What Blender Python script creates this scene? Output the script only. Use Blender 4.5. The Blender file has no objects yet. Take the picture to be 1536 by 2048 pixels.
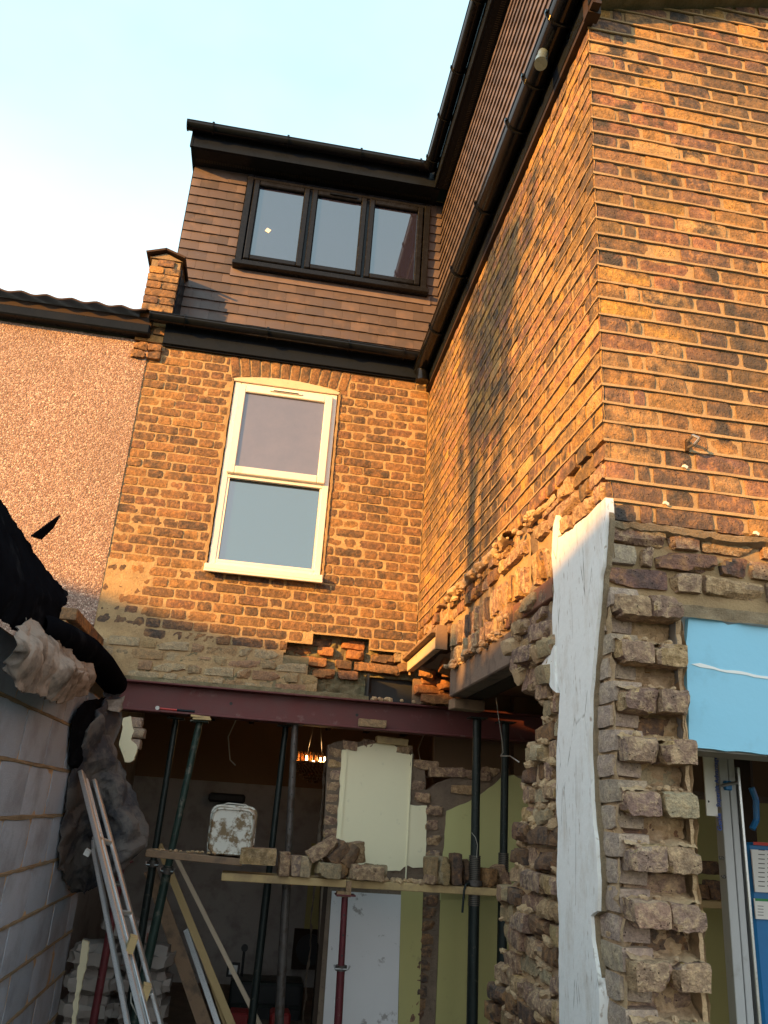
import bpy, bmesh, math, random
from mathutils import Vector, Matrix, Euler, noise
rad = math.radians
S = bpy.context.scene
COL = S.collection
random.seed(7)

# ------------------------------------------------------------ camera
FPX = 1587.29; PT, RL, YW = 0.3644964, 0.0683246, 0.1346566
C0 = Vector((-1.08694, -5.74006, 1.67433))
Fv = Vector((math.sin(YW)*math.cos(PT), math.cos(YW)*math.cos(PT), math.sin(PT)))
R0 = Fv.cross(Vector((0, 0, 1))).normalized(); U0 = R0.cross(Fv)
Rv = R0*math.cos(RL) + U0*math.sin(RL); Uv = -R0*math.sin(RL) + U0*math.cos(RL)
cd = bpy.data.cameras.new("camera"); cam = bpy.data.objects.new("camera", cd); COL.objects.link(cam)
cd.sensor_fit = 'HORIZONTAL'; cd.sensor_width = 36; cd.lens = FPX/1536*36
cd.clip_start = .05; cd.clip_end = 2000
M = Matrix((Rv, Uv, -Fv)).transposed().to_4x4(); M.translation = C0
cam.matrix_world = M
S.camera = cam

def at(u, v, ax, val):
    """point of the real plane (axis = val) seen at photograph pixel u, v"""
    d = Fv + Rv*((u-768)/FPX) - Uv*((v-1024)/FPX)
    return C0 + d*((val-C0[ax])/d[ax])
def proj(p):
    d = Vector(p)-C0; z = d.dot(Fv)
    if z < .1: return (-9999, -9999, 1)
    return (768+FPX*d.dot(Rv)/z, 1024-FPX*d.dot(Uv)/z, z)

# ------------------------------------------------------------ world, sun, exposure
SUN_DIR = Vector((1, .72, -.30)).normalized()      # way the light travels
elev = math.asin(-SUN_DIR.z); az = math.atan2(-SUN_DIR.x, -SUN_DIR.y)   # compass from +Y clockwise
W = bpy.data.worlds.new("World"); S.world = W; W.use_nodes = True
wt = W.node_tree; wt.nodes.clear()
wo = wt.nodes.new('ShaderNodeOutputWorld'); wb = wt.nodes.new('ShaderNodeBackground')
sky = wt.nodes.new('ShaderNodeTexSky'); sky.sky_type = 'NISHITA'; sky.sun_disc = False
sky.sun_elevation = elev; sky.sun_rotation = az
sky.air_density = 1.0; sky.dust_density = 2.0; sky.ozone_density = 1.2
wb.inputs['Strength'].default_value = 0.15
tc = wt.nodes.new('ShaderNodeTexCoord'); mp = wt.nodes.new('ShaderNodeMapping')
mp.inputs['Scale'].default_value = (1.0, 1.0, 2.2); mp.inputs['Rotation'].default_value = (0.3, 0.2, 0.4)
ns = wt.nodes.new('ShaderNodeTexNoise'); ns.inputs['Scale'].default_value = 1.6; ns.inputs['Detail'].default_value = 5
cr = wt.nodes.new('ShaderNodeValToRGB'); cr.color_ramp.elements[0].position = .30; cr.color_ramp.elements[1].position = .80
sx = wt.nodes.new('ShaderNodeSeparateXYZ')
hz = wt.nodes.new('ShaderNodeMapRange'); hz.inputs['From Min'].default_value = .75; hz.inputs['From Max'].default_value = .28
hz.inputs['To Min'].default_value = 0.0; hz.inputs['To Max'].default_value = 1.0
mul = wt.nodes.new('ShaderNodeMath'); mul.operation = 'MULTIPLY_ADD'; mul.inputs[1].default_value = .35; mul.use_clamp = True
mx = wt.nodes.new('ShaderNodeMix'); mx.data_type = 'RGBA'
cg = wt.nodes.new('ShaderNodeMix'); cg.data_type = 'RGBA'; cg.inputs[6].default_value = (1.75, 3.2, 3.75, 1); cg.inputs[7].default_value = (5.2, 5.4, 5.4, 1)
wt.links.new(tc.outputs['Generated'], mp.inputs['Vector']); wt.links.new(mp.outputs[0], ns.inputs['Vector'])
wt.links.new(ns.outputs[0], cr.inputs[0]); wt.links.new(tc.outputs['Generated'], sx.inputs[0])
wt.links.new(sx.outputs[2], hz.inputs[0]); wt.links.new(cr.outputs[0], mul.inputs[0]); wt.links.new(hz.outputs[0], mul.inputs[2])
mx.inputs[0].default_value = .86; wt.links.new(mul.outputs[0], cg.inputs[0]); wt.links.new(cg.outputs[2], mx.inputs[7]); wt.links.new(sky.outputs[0], mx.inputs[6])
wt.links.new(mx.outputs[2], wb.inputs[0]); wt.links.new(wb.outputs[0], wo.inputs[0])
sd = bpy.data.lights.new("sun", 'SUN'); sd.energy = 4.8; sd.angle = rad(.5); sd.color = (1, .47, .09)
so = bpy.data.objects.new("sun", sd); COL.objects.link(so); so.location = (-8, -8, 8)
so.rotation_euler = SUN_DIR.to_track_quat('-Z', 'Y').to_euler()
S.view_settings.view_transform = 'Standard'; S.view_settings.look = 'None'
S.view_settings.exposure = 1.3; S.view_settings.gamma = 1; S.view_settings.use_curve_mapping = False
S.render.engine = 'CYCLES'

# ------------------------------------------------------------ helpers
def tag(o, label=None, cat=None, group=None, kind=None):
    if label: o['label'] = label
    if cat: o['category'] = cat
    if group: o['group'] = group
    if kind: o['kind'] = kind
    return o
def root(name, loc, label=None, cat=None, group=None, kind=None):
    o = bpy.data.objects.new(name, None); COL.objects.link(o); o.location = loc
    o.empty_display_size = .1
    return tag(o, label, cat, group, kind)
def wloc(o):
    v = Vector((0, 0, 0))
    while o is not None:
        v = v + Vector(o.location); o = o.parent
    return v
def link(name, me, parent=None, mat=None, loc=None):
    o = bpy.data.objects.new(name, me); COL.objects.link(o)
    if parent is not None: o.parent = parent
    if loc is not None: o.location = loc
    if mat is not None and not me.materials: me.materials.append(mat)
    return o
SHARP = rad(32)
class MB:
    def __init__(s): s.v = []; s.f = []; s.sm = []
    def add(s, vs, fs, smooth=False):
        n = len(s.v); s.v += [Vector(p) for p in vs]
        s.f += [tuple(i+n for i in f) for f in fs]; s.sm += [smooth]*len(fs); return s
    def box(s, c, d, rot=None, bev=0):
        x, y, z = (d[0]/2, d[1]/2, d[2]/2); c = Vector(c)
        if bev:
            bm = bmesh.new(); bmesh.ops.create_cube(bm, size=1)
            for q in bm.verts: q.co = Vector((q.co.x*d[0], q.co.y*d[1], q.co.z*d[2]))
            bmesh.ops.bevel(bm, geom=bm.edges[:], offset=bev, segments=1, affect='EDGES')
            bm.verts.index_update()
            vs = [q.co.copy() for q in bm.verts]; fs = [[q.index for q in f.verts] for f in bm.faces]; bm.free()
        else:
            vs = [Vector((a*x, b*y, e*z)) for a in (-1, 1) for b in (-1, 1) for e in (-1, 1)]
            fs = [(0, 1, 3, 2), (4, 6, 7, 5), (0, 4, 5, 1), (2, 3, 7, 6), (0, 2, 6, 4), (1, 5, 7, 3)]
        if rot is not None:
            m = rot.to_matrix() if isinstance(rot, Euler) else rot
            vs = [m @ q for q in vs]
        return s.add([q+c for q in vs], fs)
    def bar(s, a, b, w, h, up=(0, 0, 1), bev=0):
        """box beam from a to b, w across, h along up"""
        a = Vector(a); b = Vector(b); d = (b-a); L = d.length; x = d.normalized()
        y = Vector(up).cross(x)
        if y.length < 1e-4: y = Vector((1, 0, 0)).cross(x)
        y.normalize(); z = x.cross(y)
        return s.box((a+b)/2, (L, w, h), Matrix((x, y, z)).transposed(), bev)
    def cyl(s, a, b, r, n=12, r2=None, cap=True):
        a = Vector(a); b = Vector(b); d = (b-a).normalized(); r2 = r if r2 is None else r2
        x = d.orthogonal().normalized(); y = d.cross(x)
        vs = []
        for p, q in ((a, r), (b, r2)):
            vs += [p+(x*math.cos(t*2*math.pi/n)+y*math.sin(t*2*math.pi/n))*q for t in range(n)]
        s.add(vs, [(i, (i+1) % n, n+(i+1) % n, n+i) for i in range(n)], True)
        if cap: s.add(vs, [tuple(range(n))[::-1], tuple(range(n, 2*n))])
        return s
    def tube(s, pts, r, n=8):
        for i in range(len(pts)-1): s.cyl(pts[i], pts[i+1], r, n)
        return s
    def prism(s, pts, off):
        """polygon (3-D points in order) extruded by vector off"""
        n = len(pts); off = Vector(off); a = [Vector(p) for p in pts]
        s.add(a+[p+off for p in a], [tuple(range(n)), tuple(range(2*n-1, n-1, -1))] +
              [(i, i+n, (i+1) % n+n, (i+1) % n) for i in range(n)])
        return s
    def plate(s, pts, off):
        """a concave-safe extruded polygon, triangulated front and back"""
        from mathutils.geometry import tessellate_polygon
        off = Vector(off); a = [Vector(p) for p in pts]; n = len(a)
        t = tessellate_polygon([a])
        s.add(a+[p+off for p in a], [tuple(x) for x in t]+[tuple(i+n for i in reversed(x)) for x in t] +
              [(i, i+n, (i+1) % n+n, (i+1) % n) for i in range(n)])
        return s
    def build(s, name, mat, parent=None, **kw):
        o0 = wloc(parent) if parent is not None else Vector((0, 0, 0))
        me = bpy.data.meshes.new(name)
        me.from_pydata([tuple(q-o0) for q in s.v], [], s.f)
        me.polygons.foreach_set('use_smooth', s.sm)
        me.update()
        bm = bmesh.new(); bm.from_mesh(me); bmesh.ops.recalc_face_normals(bm, faces=bm.faces[:]); bm.to_mesh(me); bm.free()
        me.set_sharp_from_angle(angle=SHARP)
        o = link(name, me, parent, mat)
        if kw: tag(o, **kw)
        return o
def solo(mb, name, mat, label, cat, group=None, kind=None):
    """a one-mesh thing whose origin sits at its base"""
    n = len(mb.v); c = sum(mb.v, Vector())/n; c.z = min(q.z for q in mb.v)
    me = bpy.data.meshes.new(name); me.from_pydata([tuple(q-c) for q in mb.v], [], mb.f)
    me.polygons.foreach_set('use_smooth', mb.sm)
    bm = bmesh.new(); bm.from_mesh(me); bmesh.ops.recalc_face_normals(bm, faces=bm.faces[:]); bm.to_mesh(me); bm.free()
    me.set_sharp_from_angle(angle=SHARP)
    o = link(name, me, None, mat, c); return tag(o, label, cat, group, kind)
def N(p, s=1.0, seed=0): return noise.noise(Vector(p)*s + Vector((seed*3.7, seed*1.3, -seed*2.1)))
def jag(pts, step=.02, amp=.006, seed=0, closed=True):
    """subdivide an outline and roughen it"""
    out = []; n = len(pts); flat = [x_ for x_ in range(3) if all(abs(q[x_]-pts[0][x_]) < 1e-4 for q in pts)]
    for i in range(n if closed else n-1):
        a = Vector(pts[i]); b = Vector(pts[(i+1) % n]); k = max(1, int((b-a).length/step))
        for j in range(k):
            p = a.lerp(b, j/k)
            if j or not closed: p = p+Vector((N(p, 60, seed), N(p, 60, seed+1), N(p, 60, seed+2)))*amp*2 + Vector((N(p, 14, seed+3), N(p, 14, seed+4), N(p, 14, seed+5)))*amp*2
            for x_ in flat: p[x_] = pts[0][x_]
            out.append(p)
    return out

# ------------------------------------------------------------ materials
class NT:
    def __init__(s, name):
        s.m = bpy.data.materials.new(name); s.m.use_nodes = True; s.t = s.m.node_tree; s.t.nodes.clear()
        s.o = s.n('ShaderNodeOutputMaterial'); s.b = s.n('ShaderNodeBsdfPrincipled'); s.l(s.b.outputs[0], s.o.inputs[0])
        g = s.n('ShaderNodeNewGeometry'); s.g = g; s.pos = g.outputs['Position']; s.isl = g.outputs['Random Per Island']
    def n(s, t, **k):
        x = s.t.nodes.new(t)
        for a, b in k.items(): setattr(x, a, b)
        return x
    def l(s, a, b): s.t.links.new(a, b)
    def val(s, x, inp):
        if isinstance(x, (int, float)): inp.default_value = x
        elif isinstance(x, tuple): inp.default_value = x if len(x) == len(inp.default_value) else (*x, 1)
        else: s.l(x, inp)
    def math(s, op, a, b=0, c=0, clamp=False):
        x = s.n('ShaderNodeMath', operation=op, use_clamp=clamp)
        s.val(a, x.inputs[0]); s.val(b, x.inputs[1]); s.val(c, x.inputs[2]); return x.outputs[0]
    def noise(s, sc, det=4, rough=.6, vec=None, dist=0):
        x = s.n('ShaderNodeTexNoise'); x.inputs['Scale'].default_value = sc; x.inputs['Detail'].default_value = det
        x.inputs['Roughness'].default_value = rough; x.inputs['Distortion'].default_value = dist
        s.l(vec if vec is not None else s.pos, x.inputs['Vector']); return x.outputs[0]
    def voro(s, sc, vec=None, feature='F1'):
        x = s.n('ShaderNodeTexVoronoi', feature=feature); x.inputs['Scale'].default_value = sc
        s.l(vec if vec is not None else s.pos, x.inputs['Vector']); return x
    def ramp(s, f, stops, interp='LINEAR'):
        x = s.n('ShaderNodeValToRGB'); r = x.color_ramp; r.interpolation = interp
        while len(r.elements) > 1: r.elements.remove(r.elements[-1])
        for i, (p, c) in enumerate(stops):
            if isinstance(c, (int, float)): c = (c, c, c)
            e = r.elements[0] if i == 0 else r.elements.new(p)
            e.position = p; e.color = (*c, 1)
        s.l(f, x.inputs[0]); return x.outputs[0]
    def mix(s, f, a, b, mode='MIX'):
        x = s.n('ShaderNodeMix', data_type='RGBA', blend_type=mode)
        s.val(f, x.inputs[0]); s.val(a, x.inputs[6]); s.val(b, x.inputs[7]); return x.outputs[2]
    def mapping(s, scale, vec=None):
        x = s.n('ShaderNodeMapping'); x.inputs['Scale'].default_value = scale
        s.l(vec if vec is not None else s.pos, x.inputs[0]); return x.outputs[0]
    def bump(s, h, strength=.5, dist=.01):
        x = s.n('ShaderNodeBump'); x.inputs['Strength'].default_value = strength; x.inputs['Distance'].default_value = dist
        s.l(h, x.inputs['Height']); s.l(x.outputs[0], s.b.inputs['Normal'])
    def rnd(s):
        oi = s.n('ShaderNodeObjectInfo')
        return s.math('FRACT', s.math('ADD', oi.outputs['Random'], s.isl))
    def fin(s, col=None, rough=.8, metal=0, spec=.5):
        if col is not None: s.val(col, s.b.inputs['Base Color'])
        s.val(rough, s.b.inputs['Roughness']); s.b.inputs['Metallic'].default_value = metal
        s.b.inputs['Specular IOR Level'].default_value = spec; return s.m

def brick_mat(name, stops, soot=.6, accent=(.50, .24, .07), acc=.5, bump=.6, macro=.5):
    t = NT(name); r = t.rnd()
    vadd = t.n('ShaderNodeVectorMath', operation='ADD'); cx = t.n('ShaderNodeCombineXYZ')
    k = t.math('MULTIPLY', r, 37.0); t.l(k, cx.inputs[0]); t.l(k, cx.inputs[2]); t.l(t.pos, vadd.inputs[0]); t.l(cx.outputs[0], vadd.inputs[1])
    v = vadd.outputs[0]
    base = t.ramp(r, stops)
    n1 = t.noise(11, 6, .65, v); n2 = t.noise(34, 5, .6, v); n3 = t.noise(120, 4, .7, v)
    r2 = t.math('FRACT', t.math('MULTIPLY', r, 7.31))
    c = t.mix(t.math('MULTIPLY', t.ramp(n2, [(.45, 0), (.62, 1)]), acc), base, accent)
    c = t.mix(t.math('MULTIPLY', t.ramp(n1, [(.42, 0), (.6, 1)]), t.math('MULTIPLY', r2, soot*1.4), clamp=True), c, (.055, .045, .04))
    c = t.mix(t.math('MULTIPLY', t.ramp(t.noise(1.3, 4, .6), [(.48, 0), (.66, 1)]), macro), c, (.06, .05, .045))
    c = t.mix(.6, c, t.ramp(n3, [(.25, .35), (.65, 1.1)]), 'MULTIPLY')
    c = t.mix(.45, c, t.ramp(n2, [(.32, .25), (.6, 1.15)]), 'MULTIPLY')
    crack = t.ramp(t.noise(16, 8, .8, v, 1.5), [(.485, 1), (.5, .25), (.515, 1)]); c = t.mix(.55, c, crack, 'MULTIPLY')
    br = t.n('ShaderNodeBrightContrast'); t.l(c, br.inputs[0]); br.inputs[1].default_value = .03; c = br.outputs[0]
    vo = t.voro(75, v); pit = t.ramp(vo.outputs['Distance'], [(.10, 0), (.2, 1)])
    pitm = t.math('MAXIMUM', pit, t.ramp(t.noise(22, 2, .5, v), [(.50, 1), (.58, 0)]))
    c = t.mix(1, c, t.mix(pitm, (.3, .26, .24), (1, 1, 1)), 'MULTIPLY')
    h = t.math('ADD', t.math('MULTIPLY', n2, .9), t.math('MULTIPLY', n3, .55)); h = t.math('ADD', h, t.math('MULTIPLY', pitm, .5))
    h = t.math('ADD', h, t.math('MULTIPLY', n1, 1.2)); t.bump(h, bump*1.35, .016)
    return t.fin(c, .95, spec=.12)
STOCK = [(0, (.56, .30, .08)), (.15, (.31, .16, .07)), (.28, (.58, .36, .15)), (.40, (.17, .105, .075)), (.52, (.38, .16, .10)),
         (.64, (.27, .155, .10)), (.76, (.60, .33, .06)), (.86, (.31, .15, .12)), (1, (.12, .08, .065))]
DULL = [(0, (.28, .15, .07)), (.2, (.20, .11, .06)), (.35, (.34, .18, .075)), (.5, (.13, .08, .055)), (.62, (.27, .13, .075)), (.78, (.42, .23, .08)), (.9, (.22, .115, .065)), (1, (.11, .075, .06))]
PALE = [(0, (.48, .36, .19)), (.25, (.40, .30, .17)), (.5, (.52, .42, .26)), (.75, (.38, .22, .13)), (1, (.45, .33, .15))]
PURP = [(0, (.50, .31, .19)), (.2, (.38, .22, .16)), (.4, (.60, .39, .21)), (.55, (.40, .24, .19)), (.7, (.62, .40, .15)), (.85, (.54, .31, .21)), (1, (.38, .27, .21))]
m_stock = brick_mat('stock_brick', STOCK, .85, macro=.8)
m_side = brick_mat('sooty_stock_brick', STOCK, .8, macro=.85, acc=.5, accent=(.6, .33, .06))
m_dull = brick_mat('brown_stock_brick', DULL, .65, acc=.4, macro=.4)
m_pale = brick_mat('cleaned_yellow_brick', PALE, .15, acc=.2, macro=0)
m_purp = brick_mat('broken_brick', PURP, .3, accent=(.72, .50, .28), acc=.65, bump=.9, macro=0)
m_red = brick_mat('sun_orange_brick', [(0, (.45, .17, .06)), (.5, (.5, .23, .08)), (1, (.38, .13, .06))], .2, macro=0)  # orange of the low sun put into the brick colour
m_pink = brick_mat('pink_plastered_brick', [(0, (.50, .36, .29)), (.5, (.55, .42, .33)), (1, (.46, .36, .25))], .15, accent=(.5, .38, .2), acc=.3, macro=0)

def mortar_mat(name, c1, c2, dark=(.16, .13, .1), bump=.8, sc=1.0):
    t = NT(name)
    n1 = t.noise(9*sc, 5, .6); n2 = t.noise(70*sc, 6, .7); n3 = t.noise(260, 3, .7)
    c = t.mix(t.ramp(n1, [(.38, 0), (.62, 1)]), c1, c2)
    c = t.mix(t.math('MULTIPLY', t.ramp(n2, [(.56, 0), (.72, 1)]), .7), c, dark)
    c = t.mix(.4, c, t.ramp(n3, [(.3, .45), (.7, 1)]), 'MULTIPLY')
    t.bump(t.math('ADD', n2, t.math('MULTIPLY', n3, .4)), bump, .012)
    return t.fin(c, .95, spec=.15)
m_mort = mortar_mat('lime_mortar', (.36, .27, .17), (.28, .215, .14))
m_point = mortar_mat('sand_pointing', (.44, .31, .17), (.36, .25, .14), (.22, .15, .09), .5)
m_mortl = mortar_mat('sandy_lime_mortar', (.56, .40, .22), (.44, .31, .17), (.2, .15, .09), .8)
m_green = mortar_mat('greenish_mortar', (.22, .20, .12), (.28, .24, .15))  # dull greenish mortar tone
m_dust = mortar_mat('crumbling_mortar', (.70, .49, .28), (.58, .40, .25), (.2, .15, .1), 1.0, .6)
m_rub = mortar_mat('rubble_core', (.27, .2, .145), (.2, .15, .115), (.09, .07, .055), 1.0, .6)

def plain(name, col, rough=.6, metal=0, var=.25, sc=20, bump=0, bsc=60, spec=.5, streak=None, dirt=None, dirtsc=6, dth=(.5, .65)):
    t = NT(name); vec = t.mapping(streak) if streak else None
    n = t.noise(sc, 5, .6, vec)
    c = t.mix(n, tuple(x*(1-var) for x in col), tuple(min(1, x*(1+var)) for x in col))
    if dirt: c = t.mix(t.ramp(t.noise(dirtsc, 7, .65), [(dth[0], 0), (dth[1], 1)]), c, dirt)
    if bump: t.bump(t.noise(bsc, 5, .65), bump, .01)
    return t.fin(c, t.ramp(n, [(.3, max(.02, rough-.1)), (.7, min(1, rough+.1))]), metal, spec)
m_blackp = plain('black_plastic', (.006, .007, .010), .13, var=.3, spec=.25)
m_fascia = plain('black_fascia_board', (.010, .013, .019), .3, var=.3, sc=6, spec=.08)
m_soffbr = plain('brown_stained_board', (.035, .022, .016), .6, var=.4, streak=(3, 3, 40), spec=.2)
m_pvc = plain('aged_white_plastic', (.78, .76, .72), .38, var=.06, sc=8, dirt=(.55, .47, .38), dirtsc=5, dth=(.60, .85))
m_frame = plain('anthracite_frame', (.010, .011, .015), .25, var=.2, spec=.18)
m_lead = plain('lead_flashing', (.15, .115, .115), .55, var=.25, sc=12)
m_steel = plain('red_oxide_steel', (.12, .030, .030), .6, var=.35, sc=7, bump=.08, dirt=(.20, .12, .11), dirtsc=9, dth=(.60, .75))
m_prop = plain('dark_green_prop_steel', (.013, .021, .020), .42, .3, var=.5, sc=25, dirt=(.10, .09, .075), dirtsc=30, dth=(.62, .72), bump=.15)
m_propg = plain('worn_green_prop_steel', (.018, .042, .034), .5, .2, var=.5, sc=25, dirt=(.16, .15, .12), dirtsc=18, dth=(.55, .7))
m_propb = plain('grey_prop_steel', (.10, .09, .085), .5, .4, var=.4, sc=25, dirt=(.06, .04, .03), dirtsc=18)
m_redprop = plain('red_prop_steel', (.12, .02, .026), .5, .2, var=.4, sc=22, dirt=(.2, .14, .12), dirtsc=24, dth=(.6, .7))
m_thread = plain('threaded_steel', (.13, .115, .1), .5, .6, var=.4, streak=(1, 1, 60))
m_alu = plain('brushed_aluminium', (.62, .63, .64), .33, .85, var=.12, streak=(40, 40, 3), dirt=(.3, .29, .27), dirtsc=7, dth=(.6, .8))
m_alu2 = plain('dull_aluminium', (.40, .41, .42), .5, .1, var=.1, streak=(40, 40, 3), dirt=(.25, .24, .22), dirtsc=7, dth=(.6, .8), spec=.3)
m_timber = plain('sawn_timber', (.50, .36, .17), .75, var=.3, streak=(2, 40, 40), bump=.15, dirt=(.33, .23, .12), dirtsc=5)
m_oldwood = plain('dirty_timber', (.24, .155, .095), .85, var=.45, streak=(30, 3, 40), bump=.35, dirt=(.12, .085, .06), dirtsc=8)
m_greywood = plain('grey_weathered_lintel', (.20, .145, .11), .85, var=.4, streak=(40, 3, 40), bump=.3, dirt=(.11, .08, .065), dirtsc=9)
m_rust = plain('rusty_brown_plate', (.20, .09, .055), .8, var=.4, sc=18, bump=.2)
m_darkwood = plain('dark_timber', (.04, .028, .021), .85, var=.5, streak=(30, 30, 3), bump=.3, spec=.15)  # very dark brown timber colour
m_paintw = plain('painted_trim', (.62, .5, .36), .6, var=.15, sc=14, dirt=(.3, .2, .12), dirtsc=16, dth=(.6, .75))
m_cream = plain('cream_green_plaster', (.86, .80, .56), .75, var=.05, sc=3, bump=.05, dirt=(.58, .54, .38), dirtsc=14, dth=(.62, .8))
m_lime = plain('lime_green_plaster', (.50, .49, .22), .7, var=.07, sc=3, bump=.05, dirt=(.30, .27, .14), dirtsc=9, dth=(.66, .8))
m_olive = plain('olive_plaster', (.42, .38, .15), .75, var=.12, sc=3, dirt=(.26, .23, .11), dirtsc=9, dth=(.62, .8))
m_whitep = plain('scuffed_white_plaster', (.66, .65, .66), .8, var=.08, sc=3, bump=.05, dirt=(.33, .31, .3), dirtsc=11, dth=(.60, .66))
m_grey = plain('grey_plaster', (.38, .36, .34), .85, var=.15, sc=3, dirt=(.27, .25, .23), dirtsc=5)
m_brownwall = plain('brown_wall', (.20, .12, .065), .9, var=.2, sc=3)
m_blue = plain('sky_blue_paint', (.24, .53, .70), .6, var=.05, sc=5, bump=.12, bsc=14, dirt=(.20, .42, .55), dirtsc=7, dth=(.58, .8))
m_bluelift = plain('blue_machine_paint', (.01, .16, .42), .4, var=.15)
m_tarp = plain('black_polythene', (.0055, .006, .008), .7, var=.5, sc=6, bump=.2, bsc=18, spec=.0, dirt=(.02, .022, .026), dirtsc=5, dth=(.55, .75))
m_felt = plain('dusty_felt', (.11, .10, .095), .9, var=.35, sc=9, bump=.3, bsc=40, dirt=(.035, .036, .045), dirtsc=4, dth=(.46, .56))
m_paperf = plain('creased_brown_membrane', (.27, .225, .19), .75, var=.3, sc=6, bump=.3, bsc=22, dirt=(.10, .08, .065), dirtsc=8, dth=(.45, .6))
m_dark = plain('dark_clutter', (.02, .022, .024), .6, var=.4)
m_redbox = plain('red_toolbox_plastic', (.28, .02, .02), .5)
m_bag = plain('plaster_bag_paper', (.27, .24, .22), .8, var=.2, sc=10, bump=.3, bsc=20, dirt=(.3, .12, .1), dirtsc=6, dth=(.62, .66))
m_ground = mortar_mat('trodden_earth', (.16, .12, .08), (.10, .08, .06))
m_grass = plain('rough_lawn', (.05, .08, .025), .95, var=.5, sc=2, bump=.4)
m_white = plain('white_label', (.75, .75, .73), .6, var=.03)
m_ink = plain('blue_print', (.02, .08, .35), .6, var=.05)
m_blk = plain('black_print', (.02, .02, .02), .6, var=.05)
m_redp = plain('red_print', (.5, .04, .03), .6, var=.05)
m_grnp = plain('green_print', (.03, .25, .08), .6, var=.05)
m_steelhd = plain('forged_steel', (.35, .34, .33), .4, .9, var=.2)
m_hred = plain('red_handle', (.45, .04, .03), .4)
m_wire = plain('pale_cable', (.45, .43, .38), .5)
m_slate = plain('slate_grey_tile', (.06, .04, .032), .9, var=.3, bump=.2, spec=.1)
m_moss = mortar_mat('mossy_cement', (.12, .11, .06), (.2, .17, .1), (.05, .05, .03))
m_fence = plain('orange_fence_board', (.30, .17, .07), .8, var=.3, streak=(40, 40, 3))
m_leaf = plain('leaf_green', (.05, .09, .02), .7, var=.4)
m_bark = plain('bark', (.10, .075, .05), .9, var=.4, bump=.4)

# white plaster with cracks and scuffs
t = NT('old_white_plaster'); n1 = t.noise(5, 7, .7, t.mapping((1, 2.2, .7))); n2 = t.noise(30, 5, .6, t.mapping((1, 3, .5)))
c = t.mix(t.ramp(n1, [(.5, 0), (.72, 1)]), (.84, .83, .81), (.66, .61, .55))
c = t.mix(t.ramp(n2, [(.62, 0), (.70, .8)]), c, (.36, .27, .21))
vv = t.voro(2.2, t.mapping((1, 3.5, .7)), 'DISTANCE_TO_EDGE')
nn = t.noise(6, 4, .6)
crk = t.math('MULTIPLY', t.ramp(vv.outputs[0], [(0, 1), (.012, 0)]), t.ramp(nn, [(.5, 0), (.6, 1)]))
c = t.mix(crk, c, (.2, .16, .13)); t.bump(t.math('SUBTRACT', t.noise(14, 6, .6), crk), .35, .012)
m_plaster = t.fin(c, .8, spec=.3)
# pebbledash
t = NT('pebbledash'); vo = t.voro(88); vo2 = t.voro(88, None, 'DISTANCE_TO_EDGE')
r = t.n('ShaderNodeSeparateColor'); t.l(vo.outputs['Color'], r.inputs[0])
c = t.ramp(r.outputs[0], [(0, (.28, .18, .15)), (.3, (.46, .31, .25)), (.6, (.57, .40, .33)), (.85, (.80, .64, .54)), (1, (.22, .15, .11))])
c = t.mix(t.ramp(vo2.outputs[0], [(.02, 1), (.12, 0)]), c, (.18, .12, .10))
c = t.mix(t.math('MULTIPLY', t.ramp(t.noise(1.5, 4), [(.4, 0), (.65, 1)]), .35), c, (.22, .16, .13))
t.bump(t.math('ADD', t.math('SUBTRACT', 1.0, vo.outputs['Distance']), t.noise(200, 3)), .9, .008)
m_pebble = t.fin(c, .95, spec=.12)
# clay tiles
t = NT('brown_clay_tile'); r = t.rnd(); n = t.noise(9, 5, .6)
c = t.ramp(r, [(0, (.074, .055, .052)), (.4, (.098, .072, .066)), (.6, (.062, .048, .047)), (.8, (.118, .088, .082)), (1, (.084, .060, .054))])
c = t.mix(t.ramp(n, [(.55, 0), (.75, .45)]), c, (.20, .13, .11))
c = t.mix(t.ramp(t.noise(60, 3), [(.72, 0), (.78, .7)]), c, (.35, .27, .22))
t.bump(t.noise(180, 3), .15, .004)
m_tile = t.fin(c, t.ramp(n, [(.3, .5), (.7, .75)]), spec=.5)
# concrete block
t = NT('concrete_block'); r = t.rnd(); n = t.noise(160, 4, .7); n1 = t.noise(3, 5, .6)
c = t.mix(r, (.44, .50, .60), (.34, .39, .47)); c = t.mix(t.ramp(n1, [(.5, 0), (.7, .5)]), c, (.15, .14, .14))
c = t.mix(.4, c, t.ramp(n, [(.3, .5), (.7, 1)]), 'MULTIPLY')
t.bump(t.math('ADD', n, t.noise(40, 4)), .5, .006); m_block = t.fin(c, .92, spec=.2)
# glass
def glass(name, col, rough, ior, dirt=0, dcol=(.5, .42, .4)):
    t = NT(name); c = col
    if dirt: c = t.mix(t.math('MULTIPLY', t.ramp(t.noise(5, 6, .7), [(.3, .4), (.75, 1)]), dirt), col, dcol)
    m = t.fin(c, rough, spec=.5); t.b.inputs['IOR'].default_value = ior
    t.b.inputs['Coat Weight'].default_value = .3; t.b.inputs['Coat Roughness'].default_value = .02
    return m
m_glass = glass('clear_glass', (.022, .022, .045), .03, 2.5)  # faint blue of the reflected sky put into the base colour
m_glassl = glass('lower_sash_glass', (.004, .045, .085), .05, 2.5, .03, (.12, .16, .2))  # sky reflection partly put into the pane as a blue base
m_glassf = glass('misted_glass', (.08, .08, .12), .2, 1.9, .4, (.20, .18, .23))
def emit(name, col, st):
    t = NT(name); t.b.inputs['Emission Color'].default_value = (*col, 1); t.b.inputs['Emission Strength'].default_value = st
    return t.fin(col, .5)
m_bulb = emit('lit_bulb', (1, .62, .25), 14)
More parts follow.
